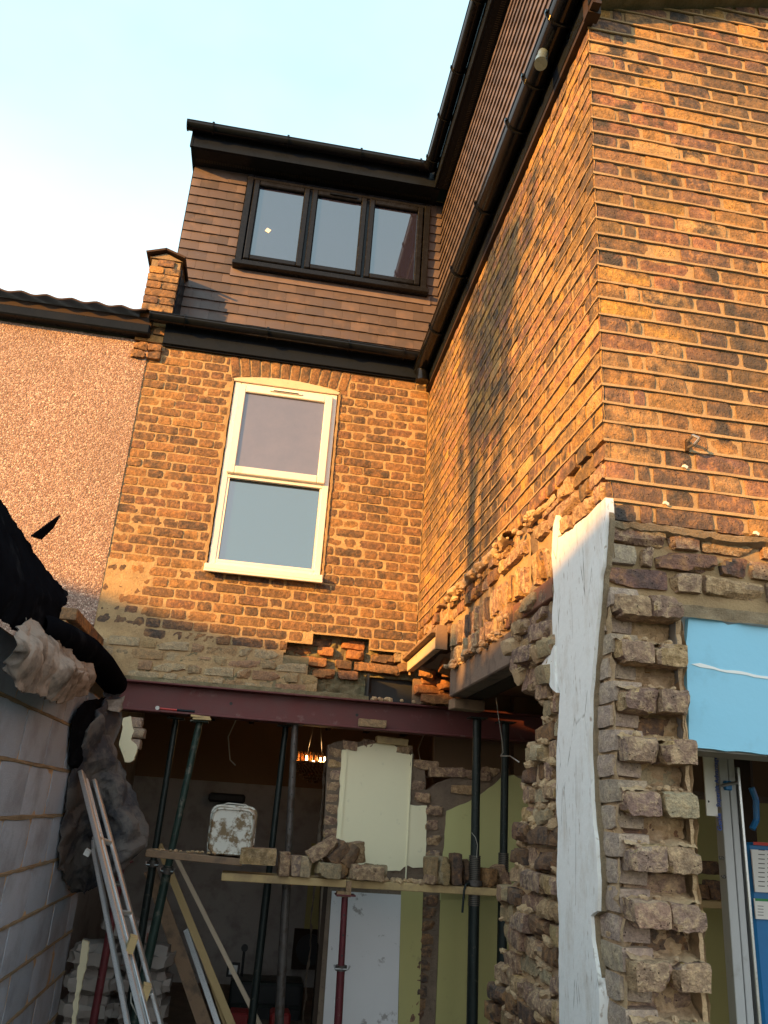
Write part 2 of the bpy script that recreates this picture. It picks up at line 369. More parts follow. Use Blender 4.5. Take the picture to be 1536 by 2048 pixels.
m_crys = plain('amber_crystal', (.75, .42, .18), .18, .8, var=.2)
# dirty tub
t = NT('mud_spattered_plastic'); n = t.noise(14, 8, .75)
c = t.mix(t.ramp(n, [(.47, 0), (.56, 1)]), (.62, .60, .54), (.19, .125, .06)); t.bump(n, .3, .01); m_tub = t.fin(c, .6)

# ------------------------------------------------------------ brick pieces
def rough_block(nx, ny, nz, dims, seed, amp=.006, rnd=.35, chop=0, fine=True):
    """verts, faces of a solid block with worn corners, all six sides closed"""
    idx = {}; vs = []
    R = random.Random(seed)
    cuts = []
    for _ in range(chop):
        d = Vector((R.uniform(-1, 1), R.uniform(-1, .2), R.uniform(-1, 1))).normalized()
        cuts.append((d, R.uniform(.80, 1.05)))
    def vid(i, j, k):
        if (i, j, k) in idx: return idx[(i, j, k)]
        p = Vector((2*i/nx-1, 2*j/ny-1, 2*k/nz-1))
        q = Vector((p.x*dims[0]/2, p.y*dims[1]/2, p.z*dims[2]/2))
        e = (abs(p.x) > .99)+(abs(p.y) > .99)+(abs(p.z) > .99)
        if e >= 2:
            sh = rnd*.012*(1.0 if e == 2 else 1.7)
            for a in range(3):
                if abs(p[a]) > .99: q[a] -= math.copysign(sh*(.6+.8*R.random()), q[a])
        for d, c in cuts:
            m = Vector((p.x, p.y, p.z)).dot(d)
            lim = c*1.25
            if m > lim:
                dd = m-lim
                q -= Vector((d.x*dims[0]/2, d.y*dims[1]/2, d.z*dims[2]/2))*dd
        q += Vector((N(q, 30, seed), N(q, 30, seed+5), N(q, 30, seed+9)))*amp*1.3
        if ny > 2: q += Vector((N(q, 95, seed+2), N(q, 95, seed+6), N(q, 95, seed+11)))*amp*1.1
        if fine: q += Vector((R.uniform(-1, 1), R.uniform(-1, 1), R.uniform(-1, 1)))*amp*.35
        idx[(i, j, k)] = len(vs); vs.append(q); return idx[(i, j, k)]
    fs = []
    for i in range(nx):
        for k in range(nz):
            fs.append((vid(i, 0, k), vid(i+1, 0, k), vid(i+1, 0, k+1), vid(i, 0, k+1)))
            fs.append((vid(i, ny, k), vid(i, ny, k+1), vid(i+1, ny, k+1), vid(i+1, ny, k)))
    for i in range(nx):
        for j in range(ny):
            fs.append((vid(i, j, 0), vid(i, j+1, 0), vid(i+1, j+1, 0), vid(i+1, j, 0)))
            fs.append((vid(i, j, nz), vid(i+1, j, nz), vid(i+1, j+1, nz), vid(i, j+1, nz)))
    for j in range(ny):
        for k in range(nz):
            fs.append((vid(0, j, k), vid(0, j, k+1), vid(0, j+1, k+1), vid(0, j+1, k)))
            fs.append((vid(nx, j, k), vid(nx, j+1, k), vid(nx, j+1, k+1), vid(nx, j, k+1)))
    return vs, fs
CO = .0755                      # one course
def variants(length, height, depth, n, seed, amp, rnd, nx, ny=1, nz=2, chop=0):
    return [(length, rough_block(nx, ny, nz, (length, depth, height), seed+i, amp, rnd, chop)) for i in range(n)]
ST = variants(.215, .066, .1, 8, 10, .0013, .17, 7, 1, 3)
HD = variants(.104, .066, .1, 8, 40, .0013, .17, 4, 1, 3)
STR = variants(.215, .067, .1, 8, 70, .0018, .2, 7, 1, 3)
HDR = variants(.104, .067, .1, 8, 90, .0018, .2, 4, 1, 3)
RB = variants(.214, .066, .103, 9, 130, .0032, .16, 10, 5, 4, 2)
RH = variants(.110, .066, .103, 9, 160, .0032, .16, 7, 5, 4, 2)
_cache = {}
def piece_mesh(key, vs, fs, mat):
    k = (key, mat.name)
    if k not in _cache:
        me = bpy.data.meshes.new('brick_piece'); me.from_pydata([tuple(q) for q in vs], [], fs)
        me.polygons.foreach_set('use_smooth', [True]*len(fs)); me.materials.append(mat)
        bm = bmesh.new(); bm.from_mesh(me); bmesh.ops.recalc_face_normals(bm, faces=bm.faces[:]); bm.to_mesh(me); bm.free()
        me.set_sharp_from_angle(angle=rad(20) if key[0] in (id(RB), id(RH)) else SHARP)
        _cache[k] = me
    return _cache[k]
class Bricks:
    """collects bricks for one wall; the 300 largest in view become objects, the rest one part"""
    def __init__(s, parent, mat, name='brick', limit=300): s.it = []; s.p = parent; s.m = mat; s.n = name; s.lim = limit
    def put(s, c, length, rot, fam, scale_z=1.0, mat=None, sy=1.0):
        st, hd = fam
        f = st if length > .15 else hd
        i = random.randrange(len(f)); L, (vs, fs) = f[i]
        s.it.append((Vector(c), (length/L, sy, scale_z), rot, (id(f), i), vs, fs, mat or s.m))
    def done(s, rest='brickwork'):
        def key(b):
            u, v, z = proj(b[0])
            return z + (100 if not (-60 < u < 1600 and -60 < v < 2110) else 0)
        s.it.sort(key=key); o0 = wloc(s.p)
        for c, sc, rot, k, vs, fs, mat in s.it[:s.lim]:
            o = link(s.n, piece_mesh(k, vs, fs, mat), s.p, None, c-o0); o.rotation_euler = rot; o.scale = sc
        r = s.it[s.lim:]
        by = {}
        for b in r: by.setdefault(b[6].name, []).append(b)
        for nm, bl in by.items():
            mb = MB()
            for c, sc, rot, k, vs, fs, mat in bl:
                m = rot.to_matrix() @ Matrix.Diagonal(sc)
                mb.add([m @ q + c for q in vs], fs, True)
            mb.build(rest, bl[0][6], s.p, kind='stuff')
def spans_minus(spans, a, b):
    out = []
    for s, e in spans:
        if b <= s or a >= e: out.append((s, e)); continue
        if a-s > .03: out.append((s, a))
        if e-b > .03: out.append((b, e))
    return out
def flemish(u0, u1, odd, jit=.006, J=.010):
    """brick intervals across [u0, u1]"""
    unit = .3375; u = math.floor(u0/unit)*unit - unit + (unit/2 if odd else 0)+.01; out = []
    while u < u1:
        for L in (.215, .1025):
            a, b = u+random.uniform(-jit, jit), u+L+random.uniform(-jit, jit)
            u += L+J
            a2, b2 = max(a, u0+.003), min(b, u1-.003)
            if b2-a2 > .025: out.append((a2, b2))
    return out
def rough_sheet(mb, o, du, dv, nu, nv, nrm, amp, seed=0, f=lambda p: 0, keep=lambda p: True, sc=22):
    """displaced grid: o + du*i/nu + dv*j/nv"""
    o = Vector(o); du = Vector(du); dv = Vector(dv); nrm = Vector(nrm); ids = {}; vs = []; fs = []
    def vid(i, j):
        if (i, j) not in ids:
            p = o+du*(i/nu)+dv*(j/nv)
            d = (N(p, sc, seed)*.6+N(p, sc*2.7, seed+3)*.4+N(p, sc*.3, seed+7)*.6)*amp+f(p)
            ids[(i, j)] = len(vs); vs.append(p+nrm*d)
        return ids[(i, j)]
    for i in range(nu):
        for j in range(nv):
            if keep(o+du*((i+.5)/nu)+dv*((j+.5)/nv)): fs.append((vid(i, j), vid(i+1, j), vid(i+1, j+1), vid(i, j+1)))
    mb.add(vs, fs, True); return mb
def rubble(mb, c, size, seed, flat=.7):
    vs, fs = rough_block(4, 4, 3, (size, size*.8, size*flat), seed, size*.09, size*8, 2)
    m = Euler((random.uniform(-.5, .5), random.uniform(-.5, .5), random.uniform(0, 6))).to_matrix()
    mb.add([m @ q+Vector(c) for q in vs], fs, True); return mb
RX = Euler((0, 0, 0)); RS = Euler((0, 0, -math.pi/2))   # rear-facing wall, side wall (front face to -x)
def jr(base, a=.012): return Euler((base.x+random.uniform(-a, a), base.y+random.uniform(-a, a), base.z+random.uniform(-a*.6, a*.6)))
Z0 = 5.0; YC = -3.355

# ============================================================ SETTING
g = MB().box((0, 20, -.06), (900, 900, .1)); solo(g, 'ground', m_grass, 'rough lawn of the gardens around the house', 'ground', kind='structure')
g = MB(); rough_sheet(g, (-2.1, -9, .01), (9, 0, 0), (0, 9, 0), 60, 60, (0, 0, 1), .05, 4, sc=3)
solo(g, 'yard_floor', m_ground, 'trodden earth and rubble dust behind the house', 'ground', kind='structure')

# ============================================================ REAR WALL of the house (y = 0)
XL = -2.30
rw = root('brick_wall', (-1.1, 0, 2.44), 'brown stock brick rear wall carried on the red steel beam, around the white window', 'wall')
WX0, WX1, WZ0, WZ1 = -1.60, -.745, 3.30, 4.87
holepoly = [(560, 1300), (620, 1268), (740, 1270), (745, 1300), (800, 1325), (838, 1310), (838, 1400), (600, 1400), (600, 1330)]
# hole in the outer skin per course: list of (z low, z high, x0, x1)
HOLES = [(2.80, 2.875, -.79, -.345), (2.725, 2.80, -.97, -.10), (2.65, 2.725, -.99, -.05), (2.55, 2.65, -.80, .05), (2.43, 2.55, -.72, .05)]
def hole_at(z):
    for a, b, x0, x1 in HOLES:
        if a <= z < b: return (x0, x1)
    return None
br = Bricks(rw, m_dull); brp = []
n = 0
arch_z = 4.87
for i in range(0, 35):
    z = Z0+.075-(i+.5)*CO
    if z < 2.45: break
    sp = [(XL, .0)]
    if WZ0-.045 < z < WZ1+.03: sp = spans_minus(sp, WX0-.008, WX1+.008)
    if z >= WZ1+.03: sp = spans_minus(sp, WX0-.05, WX1+.08)
    h = hole_at(z)
    if h: sp = spans_minus(sp, h[0]+random.uniform(-.03, .03), h[1])
    if z < 2.66: sp = [(a, b) for a, b in sp if a < -1]
    for a, b in sp:
        for u0, u1 in flemish(a, b, i % 2):
            fam = (STR, HDR) if z > 2.80 or u0 < -1.9 else (RB, RH)
            pale = z < 2.70 and u0 < -.75
            xx = (u0+u1)/2
            br.put((xx, .05+random.uniform(-.002, .003)+(.004 if z > 2.8 else random.uniform(-.006, .01)), z+random.uniform(-.002, .002)), u1-u0-.002, jr(RX, .01 if z > 2.8 else .03), fam,
                   mat=(m_pale if pale else None))
# soldier arch above the window
na = 12
for k in range(na):
    f = (k+.5)/na; x = WX0-.045+f*(WX1-WX0+.12); tilt = (f-.5)*.42
    zc = 4.955+.045*(1-(2*f-1)**2)
    br.put((x, .05, zc+.03), .19, Euler((0, math.pi/2+tilt, 0)), (STR, HDR), sy=1.0, scale_z=1.0)
br.done()
# mortar backing (flush between the bricks), with the window and holes left open
mb = MB()
def keep_r(p):
    x, z = p.x, p.z
    if WX0-.004 < x < WX1+.004 and WZ0-.035 < z < WZ1+.02: return False
    h = hole_at(z)
    if h and h[0]+.02 < x < h[1]-.0: return False
    if z < 2.80 and x > -.03: return False
    return True
rough_sheet(mb, (XL, .0105, 2.44), (2.3, 0, 0), (0, 0, 2.66), 150, 170, (0, -1, 0), .005, 3, keep=keep_r, sc=30,
            f=lambda p: (.005 if p.x < -1.95 and p.z < 3.3 else 0)+(.004*N(p, 3, 2)))
mb.build('mortar', m_mortl, rw, kind='stuff')
mb = MB(); rough_sheet(mb, (-2.1, .014, 2.435), (1.32, 0, 0), (0, 0, .27), 90, 20, (0, -1, 0), .012, 9); mb.build('mortar', m_green, rw, kind='stuff')
# mortar bedding on top of the beam
mb = MB(); rough_sheet(mb, (-2.03, -.015, 2.432), (1.70, 0, 0), (0, 0, .03), 90, 3, (0, -1, 0), .014, 12); rough_sheet(mb, (-2.03, -.012, 2.46), (1.70, 0, 0), (0, .03, .01), 90, 2, (0, 0, 1), .01, 13)
mb.build('mortar_bed', m_green, rw)
# core of the wall behind the broken outer skin
mb = MB(); rough_sheet(mb, (-1.1, .118, 2.44), (.77, 0, 0), (0, 0, .46), 60, 36, (0, -1, 0), .03, 21)
rough_sheet(mb, (-.36, .118, 2.62), (.44, 0, 0), (0, 0, .3), 30, 24, (0, -1, 0), .03, 22); mb.build('wall_core', m_green, rw, kind='stuff')
inner = Bricks(rw, m_red, 'inner_brick', 60)
for (x, z, L, d, mat, tl) in [(-.72, 2.84, .2, .10, m_dull, 0), (-.46, 2.84, .17, .085, m_red, .03), (-.86, 2.765, .2, .11, m_dull, .05), (-.66, 2.775, .12, .07, m_red, .02), (-.44, 2.765, .13, .055, m_red, 0), (-.22, 2.755, .2, .05, m_dull, .05),
                          (-.74, 2.69, .19, .065, m_red, .02), (-.52, 2.69, .12, .075, m_dull, 0), (-.36, 2.685, .16, .06, m_dull, 0), (-.20, 2.675, .2, .03, m_dull, .04),
                          (-.66, 2.61, .16, .06, m_red, 0), (-.48, 2.615, .15, .07, m_dull, -.03), (-.12, 2.845, .2, .045, m_dull, .02), (-.06, 2.70, .12, .0, m_dull, -.2), (-.08, 2.775, .15, .02, m_pale, -.15)]:
    inner.put((x, d+.05, z), L, Euler((random.uniform(-.03, .03), tl, random.uniform(-.05, .05))), (RB, RH), mat=mat)
inner.done()
MB().box((-.165, .16, 2.52), (.36, .002, .2)).box((-.34, .07, 2.525), (.012, .16, .2)).build('void_shade', m_dark, rw)  # thin dark sheets stand in for the shade inside the hole
MB().bar((.02, .03, 2.44), (.02, .03, 2.62), .05, .05).build('timber_stub', m_oldwood, rw)
mb = MB()
for k in range(16): rubble(mb, (random.uniform(-.32, .55), random.uniform(-.03, .05), 2.45), random.uniform(.015, .045), 300+k)
mb.build('rubble', m_dust, rw, kind='stuff')

# --- white window
wn = root('window', (-1.17, .03, 3.28), 'white plastic two-light window with dirty misted upper pane, under the brick arch', 'window')
mb = MB(); yf = .045
x0, x1, z0, z1 = WX0+.012, WX1-.012, WZ0+.005, WZ1-.012; w = .052
for a in ((x0, x0+w), (x1-w, x1)): mb.box(((a[0]+a[1])/2, yf, (z0+z1)/2), (w, .07, z1-z0), bev=.005)
zt = 4.06
for zc in (z0+w/2, z1-w/2, zt): mb.box(((x0+x1)/2, yf+.001, zc), (x1-x0-2*w, .068, w), bev=.005)
mb.build('outer_frame', m_pvc, wn)
mb = MB(); sx0, sx1, sz0, sz1 = x0+.035, x1-.035, zt-.004, z1-.03; w2 = .062
for a in (sx0+w2/2, sx1-w2/2): mb.box((a, yf-.045, (sz0+sz1)/2), (w2, .035, sz1-sz0), bev=.006)
for a in (sz0+w2/2, sz1-w2/2): mb.box(((sx0+sx1)/2, yf-.0455, a), (sx1-sx0-2*w2, .034, w2), bev=.006)
sash = mb.build('sash', m_pvc, wn)
MB().box(((sx0+sx1)/2, yf-.036, (sz0+sz1)/2), (sx1-sx0-2*w2+.01, .008, sz1-sz0-2*w2+.01)).build('pane', m_glassf, sash)
MB().box(((x0+x1)/2, yf+.01, (z0+w+zt-w/2)/2), (x1-x0-2*w+.01, .008, zt-z0-w*1.5+.01)).build('pane', m_glassl, wn)
MB().box(((x0+x1)/2, yf-.068, sz1-.026), (.26, .012, .014), bev=.003).build('trickle_vent', m_pvc, wn)
MB().box(((x0+x1)/2, yf-.076, sz1-.026), (.2, .006, .005)).build('vent_slot', m_dark, wn)
mb = MB()
for a, b in (((x0+w, z0+w), (x1-w, z0+w)), ((x0+w, z0+w), (x0+w, zt-w/2)), ((x1-w, z0+w), (x1-w, zt-w/2)), ((x0+w, zt-w/2), (x1-w, zt-w/2))):
    mb.bar((a[0], yf-.02, a[1]), (b[0], yf-.02, b[1]), .03, .016, up=(0, 1, 0) if a[0] == b[0] else (0, 0, 1))
mb.build('glazing_bead', m_pvc, wn)
MB().box(((x0+x1)/2, -.012, z0-.022), (x1-x0+.035, .12, .045), bev=.006).box(((x0+x1)/2, -.06, z0-.045), (x1-x0+.035, .02, .03), bev=.004).build('sill', m_pvc, wn)
# plaster and foam beads round the opening
mb = MB()
for xx in (WX0-.004, WX1+.004):
    p = jag([(xx-.008, -.004, WZ0-.01), (xx-.008, -.004, WZ1), (xx+.008, -.004, WZ1), (xx+.008, -.004, WZ0-.01)], .02, .002, 5); mb.plate(p, (0, .05, 0))
mb.build('reveal_mortar', m_point, wn)
pts = [(WX0-.01, 0, WZ1-.01)]+[(WX0+(WX1-WX0)*k/10, 0, WZ1+.012+.05*(1-(2*k/10-1)**2)) for k in range(11)]+[(WX1+.01, 0, WZ1-.01)]
mb = MB().plate([Vector(p)+Vector((0, -.004, 0)) for p in pts], (0, .06, 0)); mb.build('arch_infill', m_paintw, wn)

# ============================================================ STEEL BEAM
bz0, bz1 = 2.232, 2.432
bm_ = root('steel_beam', (-.5, .0, bz0), 'dark red steel I-beam spanning the whole opening below the rear wall', 'beam')
X0, X1 = -2.12, 1.9
yb = -.045
MB().box(((X0+X1)/2, yb+.07, bz1-.006), (X1-X0, .15, .013), bev=.003).build('top_flange', m_steel, bm_)
MB().box(((X0+X1)/2, yb+.07, bz0+.006), (X1-X0, .15, .013), bev=.003).build('bottom_flange', m_steel, bm_)
MB().box(((X0+X1)/2, yb+.075, (bz0+bz1)/2), (X1-X0, .01, bz1-bz0-.028)).build('web', m_steel, bm_)
for u, v in ((462, 1407), (714, 1430)):
    p = at(u, v, 1, yb+.069); MB().cyl((p.x, yb+.068, p.z), (p.x, yb+.072, p.z), .011, 14).build('bolt_hole', m_blk, bm_)
# second beam lying behind
# things on the beam
p = at(745, 1452, 1, -.055)
vs, fs = ST[2][1]; mb = MB().add([Vector((q.x*.93, q.y*.5, q.z*.85))+Vector((p.x, p.y+.02, bz0+.013+.029)) for q in vs], fs, True)
solo(mb, 'brick', m_pale, 'pale yellow brick lying on the lower flange of the steel beam', 'brick')
a = at(315, 1418, 1, -.03); hz_ = bz0+.026
ham = root('hammer', (a.x, -.03, bz0+.013), 'lump hammer with red handle resting on the beam flange', 'hammer')
MB().cyl((a.x, -.045, hz_), (a.x, -.0, hz_), .014, 12).build('head', m_steelhd, ham)
b = at(400, 1425, 1, -.03)
MB().cyl((a.x+.01, -.02, hz_), (a.x+.13, -.025, hz_-.002), .007, 8).build('handle', m_hred, ham)
MB().cyl((a.x+.13, -.025, hz_-.002), (a.x+.25, -.03, hz_-.003), .009, 8).build('grip', m_blackp, ham)

# ============================================================ PROPS
def prop(name, top, bot, mat, label, collar=None, thread=0, r=.024, group='steel props holding up the beam and lintel', holes=True, handle=None):
    top = Vector(top); bot = Vector(bot); L = (top-bot).length; d = (top-bot)/L
    t = root(name, bot, label, 'prop', group)
    c = collar if collar else .5
    m = bot+d*L*c
    MB().cyl(bot, m, r*1.22, 14).build('outer_tube', mat, t)
    MB().cyl(m, top, r, 14).build('inner_tube', mat, t)
    if thread:
        mb = MB(); k = int(thread/.011)
        for i in range(k): mb.cyl(m-d*(i*.011+.002), m-d*(i*.011+.008), r*1.22+.004, 14)
        mb.build('thread', m_thread, t)
    mb = MB().cyl(m-d*(thread*.55+.012), m-d*(thread*.55-.016), r*1.75, 14)
    col = mb.build('collar', m_propb, t)
    h0 = m-d*(thread*.55)+Vector((-.035, -.02, 0))
    if handle:
        MB().tube([h0+Vector((.02, 0, .0)), h0+Vector((-.03, -.02, -.005)), h0+Vector((-.042, -.02, -.04)), h0+Vector((-.05, -.02, -.17))], .0075).build('handle', m_prop, col)
    else:
        MB().tube([h0+Vector((-.01, 0, .02)), h0+Vector((-.005, -.01, 0)), h0+Vector((.075, -.01, .0)), h0+Vector((.085, -.01, .02))], .005).build('pin', m_steelhd, col)
    if holes:
        mb = MB(); n = int(L*(1-c)/.11)
        for i in range(n):
            q = m+d*(.07+i*.11); mb.cyl(q+Vector((0, -r*.9, 0)), q+Vector((0, -r-.0015, 0)), .006, 8)
        if n: mb.build('pin_holes', m_blk, t)
    MB().box(top, (.12, .12, .008)).build('head_plate', mat, t)
    MB().box(bot+Vector((0, 0, .004)), (.14, .14, .008)).build('foot_plate', mat, t)
    return t
def ln(u1, v1, u2, v2, y, z0, z1):
    a = at(u1, v1, 1, y); b = at(u2, v2, 1, y); f = lambda z: a+(b-a)*((z-a.z)/(b.z-a.z)); return f(z1), f(z0)
T, B = ln(955, 1400, 944, 2048, -.28, .02, 2.34)
prop('steel_prop', T, B, m_prop, 'dark green prop with bent handle, nearest the camera, below the timber lintel', collar=.625, thread=.30, r=.029, handle=True)
T, B = ln(1012, 1400, 1003, 1960, -.18, .02, 2.34)
prop('steel_prop', T, B, m_prop, 'dark prop with clamped collar, right beside the broken brick pier', collar=.635, thread=.24, r=.027)
T, B = ln(400, 1440, 268, 2048, .04, .02, bz0-.035)
prop('steel_prop', T, B, m_propg, 'worn green leaning prop with bright clamp, left of the white tub', collar=.58, thread=.06)
T, B = ln(352, 1440, 262, 2000, .22, .02, bz0-.01)
prop('steel_prop', T, B, m_prop, 'black leaning prop furthest left, behind the worn green one', collar=.58, thread=.05, r=.022)
T, B = ln(572, 1450, 503, 2048, .22, .02, bz0)
prop('steel_prop', T, B, m_prop, 'thin black prop just left of the grey-brown one', collar=.55, thread=0, r=.022)
T, B = ln(590, 1455, 558, 2048, .04, .02, bz0)
prop('steel_prop', T, B, m_propb, 'grey-brown prop between the tub and the cream wall', collar=.56, thread=.05)
T, B = ln(690, 1790, 676, 2048, -.32, .02, 1.20)
prop('steel_prop', T, B, m_redprop, 'red prop under the pale plank, in front of the white plaster', collar=.66, thread=0, r=.02)
T, B = ln(222, 1850, 186, 2048, -.1, .02, 1.3)
prop('steel_prop', T, B, m_redprop, 'red prop in the dark beside the ladder', collar=.9, thread=0, r=.02)
p = at(688, 1772, 1, -.32)
MB().box((p.x, -.32, 1.205), (.085, .07, .03)).box((p.x+.027, -.32, 1.25), (.03, .07, .06)).build('prop_head', m_pale, None)
o = bpy.data.objects['prop_head']; o.name = 'timber_packer'; tag(o, 'stepped packing block on top of the red prop', 'packer')
p = at(388, 1436, 1, -.02)
solo(MB().box((p.x+.04, -.015, bz0-.008), (.13, .08, .014), Euler((0, .03, .1))).box((p.x+.055, -.015, bz0-.022), (.12, .08, .012), Euler((0, -.03, 0))), 'timber_packer', m_timber, 'split timber wedges between the worn green prop and the beam', 'packer')

# ============================================================ INNER WALLS behind the beam
iw = root('broken_wall', (.0, .15, 0), 'half demolished inner wall with cream and green plaster behind the props', 'wall')
YI = .15
def P(lst, ax, val): return [at(u, v, ax, val) for u, v in lst]
body = P([(652, 1492), (668, 1484), (700, 1483), (765, 1480), (825, 1493), (830, 1520), (850, 1535), (850, 1580), (905, 1552), (960, 1542), (1015, 1548), (1085, 1560)], 1, YI+.012)
body = jag(body, .03, .006, 2, closed=False)+[Vector((3.1, YI+.012, 1.99)), Vector((3.1, YI+.012, 0)), Vector((at(636, 2048, 1, YI).x, YI+.012, 0))]
MB().plate(body, (0, .11, 0)).build('wall_core', m_rub, iw)
zb = 1.27
pl = MB().plate(jag(P([(684, 1500), (712, 1492), (716, 1494), (760, 1486), (782, 1486), (796, 1496), (822, 1511), (820, 1609), (854, 1611), (851, 1735), (826, 1736), (816, 1731), (800, 1742), (668, 1745)], 1, YI), .03, .003, 3), (0, .013, 0))
pl.build('plaster', m_cream, iw, label='cream plaster panel above the planks')
MB().box((at(686, 1600, 1, YI).x, YI-.004, 1.75), (.012, .01, .78)).box((at(818, 1650, 1, YI).x-.006, YI-.004, 1.68), (.008, .01, .84)).build('plaster_bead', m_cream, iw)
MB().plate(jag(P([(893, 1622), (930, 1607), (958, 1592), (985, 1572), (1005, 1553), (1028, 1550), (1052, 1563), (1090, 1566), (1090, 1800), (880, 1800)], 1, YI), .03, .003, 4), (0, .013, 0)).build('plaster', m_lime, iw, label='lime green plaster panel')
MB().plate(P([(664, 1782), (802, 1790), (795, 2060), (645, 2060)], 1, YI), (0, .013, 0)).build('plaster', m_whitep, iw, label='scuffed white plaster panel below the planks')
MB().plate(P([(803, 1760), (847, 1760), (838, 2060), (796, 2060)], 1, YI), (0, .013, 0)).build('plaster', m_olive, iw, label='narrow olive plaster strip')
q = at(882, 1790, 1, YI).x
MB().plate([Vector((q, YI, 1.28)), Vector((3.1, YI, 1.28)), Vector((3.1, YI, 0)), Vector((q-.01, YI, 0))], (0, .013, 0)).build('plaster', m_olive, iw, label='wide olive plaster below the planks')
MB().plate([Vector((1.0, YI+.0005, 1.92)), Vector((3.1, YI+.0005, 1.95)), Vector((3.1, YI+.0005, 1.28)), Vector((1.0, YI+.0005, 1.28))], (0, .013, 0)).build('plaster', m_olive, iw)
ib = Bricks(iw, m_purp, 'brick', 120)
for i in range(12):     # broken left end
    z = 2.07-i*CO*1.0
    if z < .9: pass
    x = at(664, 1500, 1, YI+.04).x+(2.07-z)*-.0
    ib.put((x+.03+random.uniform(-.006, .006), YI+.06, z), .1, jr(RX, .05), (RB, RH))
for u, v, L in [(852, 1530, .19), (838, 1570, .12), (845, 1595, .12), (868, 1620, .12), (862, 1650, .1), (868, 1680, .1), (865, 1712, .1), (905, 1545, .18), (955, 1550, .2), (985, 1545, .12), (930, 1580, .2), (880, 1545, .16), (740, 1488, .1), (700, 1490, .11), (810, 1499, .12)]:
    p = at(u, v, 1, YI-.0); ib.put((p.x, YI+.045+random.uniform(-.015, .01), p.z), L, jr(RX, .08), (RB, RH))
for i in range(10):
    p = at(862-i*3.2, 1800+i*26, 1, YI); ib.put((p.x, YI+.052, p.z), .1, jr(RX, .03), (RB, RH), mat=m_dull)
ib.done()
p = at(848, 1500, 1, YI); vs, fs = RB[1][1]
mb = MB().add([Euler((0, .06, .1)).to_matrix() @ q*1.0+Vector((at(855, 1532, 1, .1).x, .10, at(855, 1532, 1, .1).z)) for q in vs], fs, True)
p = at(785, 1482, 1, .12)
solo(MB().box((p.x, .16, p.z+.0), (.23, .09, .05), Euler((0, .04, .05)), bev=.004), 'timber_block', m_timber, 'short timber block lying on top of the broken inner wall', 'timber')
# left timber / brick end of the inner wall
ex = at(648, 1600, 1, YI).x
MB().box((at(640, 1900, 1, YI+.05).x-.0, YI+.07, .62), (.03, .12, 1.25)).build('door_lining', m_darkwood, iw)
mb = MB(); rough_sheet(mb, (at(655, 1500, 1, YI).x, YI+.012, .0), (0, .11, 0), (0, 0, 2.1), 5, 90, (-1, 0, 0), .02, 33); mb.build('broken_end', m_rub, iw, kind='stuff')

# ============================================================ ROOM behind
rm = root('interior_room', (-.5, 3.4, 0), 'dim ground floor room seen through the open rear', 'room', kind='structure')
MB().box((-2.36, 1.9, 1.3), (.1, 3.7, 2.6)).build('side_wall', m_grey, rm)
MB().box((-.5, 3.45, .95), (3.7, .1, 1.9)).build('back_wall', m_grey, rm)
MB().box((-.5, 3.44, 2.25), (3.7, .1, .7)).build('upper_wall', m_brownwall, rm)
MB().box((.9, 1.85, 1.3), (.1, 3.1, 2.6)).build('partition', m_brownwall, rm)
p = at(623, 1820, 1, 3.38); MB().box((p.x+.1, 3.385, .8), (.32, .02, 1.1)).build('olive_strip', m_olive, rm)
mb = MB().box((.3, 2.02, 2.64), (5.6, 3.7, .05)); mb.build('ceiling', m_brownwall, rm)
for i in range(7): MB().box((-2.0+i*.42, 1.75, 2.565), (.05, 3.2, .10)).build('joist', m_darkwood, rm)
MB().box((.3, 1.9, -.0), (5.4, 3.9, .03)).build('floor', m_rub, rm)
# upper storeys closing boxes so that no daylight leaks through
ub = root('house_carcass', (-1, 2, 2.7), 'plain inner fabric behind the rear wall of the house', 'building', kind='structure')
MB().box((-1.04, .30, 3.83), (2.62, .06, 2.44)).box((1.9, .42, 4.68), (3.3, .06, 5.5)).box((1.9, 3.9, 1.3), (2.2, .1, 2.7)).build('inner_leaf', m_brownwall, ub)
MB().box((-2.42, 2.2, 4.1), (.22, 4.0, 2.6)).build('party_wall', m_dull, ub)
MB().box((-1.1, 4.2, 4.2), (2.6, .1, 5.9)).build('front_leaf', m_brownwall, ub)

# chandelier
cp = at(628, 1524, 1, 1.6)
ch = root('chandelier', (cp.x, 1.6, cp.z-.1), 'round crystal chandelier with lit amber bulbs hanging in the dark room', 'chandelier')
c = Vector((cp.x, 1.6, cp.z))
MB().cyl(c+Vector((0, 0, -.012)), c+Vector((0, 0, -.004)), .19, 28).build('ring', m_crys, ch)
for k in range(30):
    a = k/30*2*math.pi; q = c+Vector((math.cos(a)*.19, math.sin(a)*.19, .035))
    MB().cyl(q+Vector((0, 0, -.035)), q+Vector((0, 0, .035)), .011, 6).build('crystal_rod', m_crys, ch)
mb = MB()
def bead(mb, c, r):
    vs = [c+Vector(v)*r for v in ((1, 0, 0), (-1, 0, 0), (0, 1, 0), (0, -1, 0), (0, 0, 1), (0, 0, -1))]
    mb.add(vs, [(0, 2, 4), (2, 1, 4), (1, 3, 4), (3, 0, 4), (2, 0, 5), (1, 2, 5), (3, 1, 5), (0, 3, 5)])
for ring, (rr, dz) in enumerate(((.185, -.03), (.165, -.058), (.14, -.086), (.11, -.114), (.075, -.142), (.04, -.165))):
    for k in range(int(rr*190)):
        a = k/int(rr*190)*2*math.pi; bead(mb, c+Vector((math.cos(a)*rr, math.sin(a)*rr, dz)), .012)
mb.build('crystal_beads', m_crys, ch, kind='stuff')
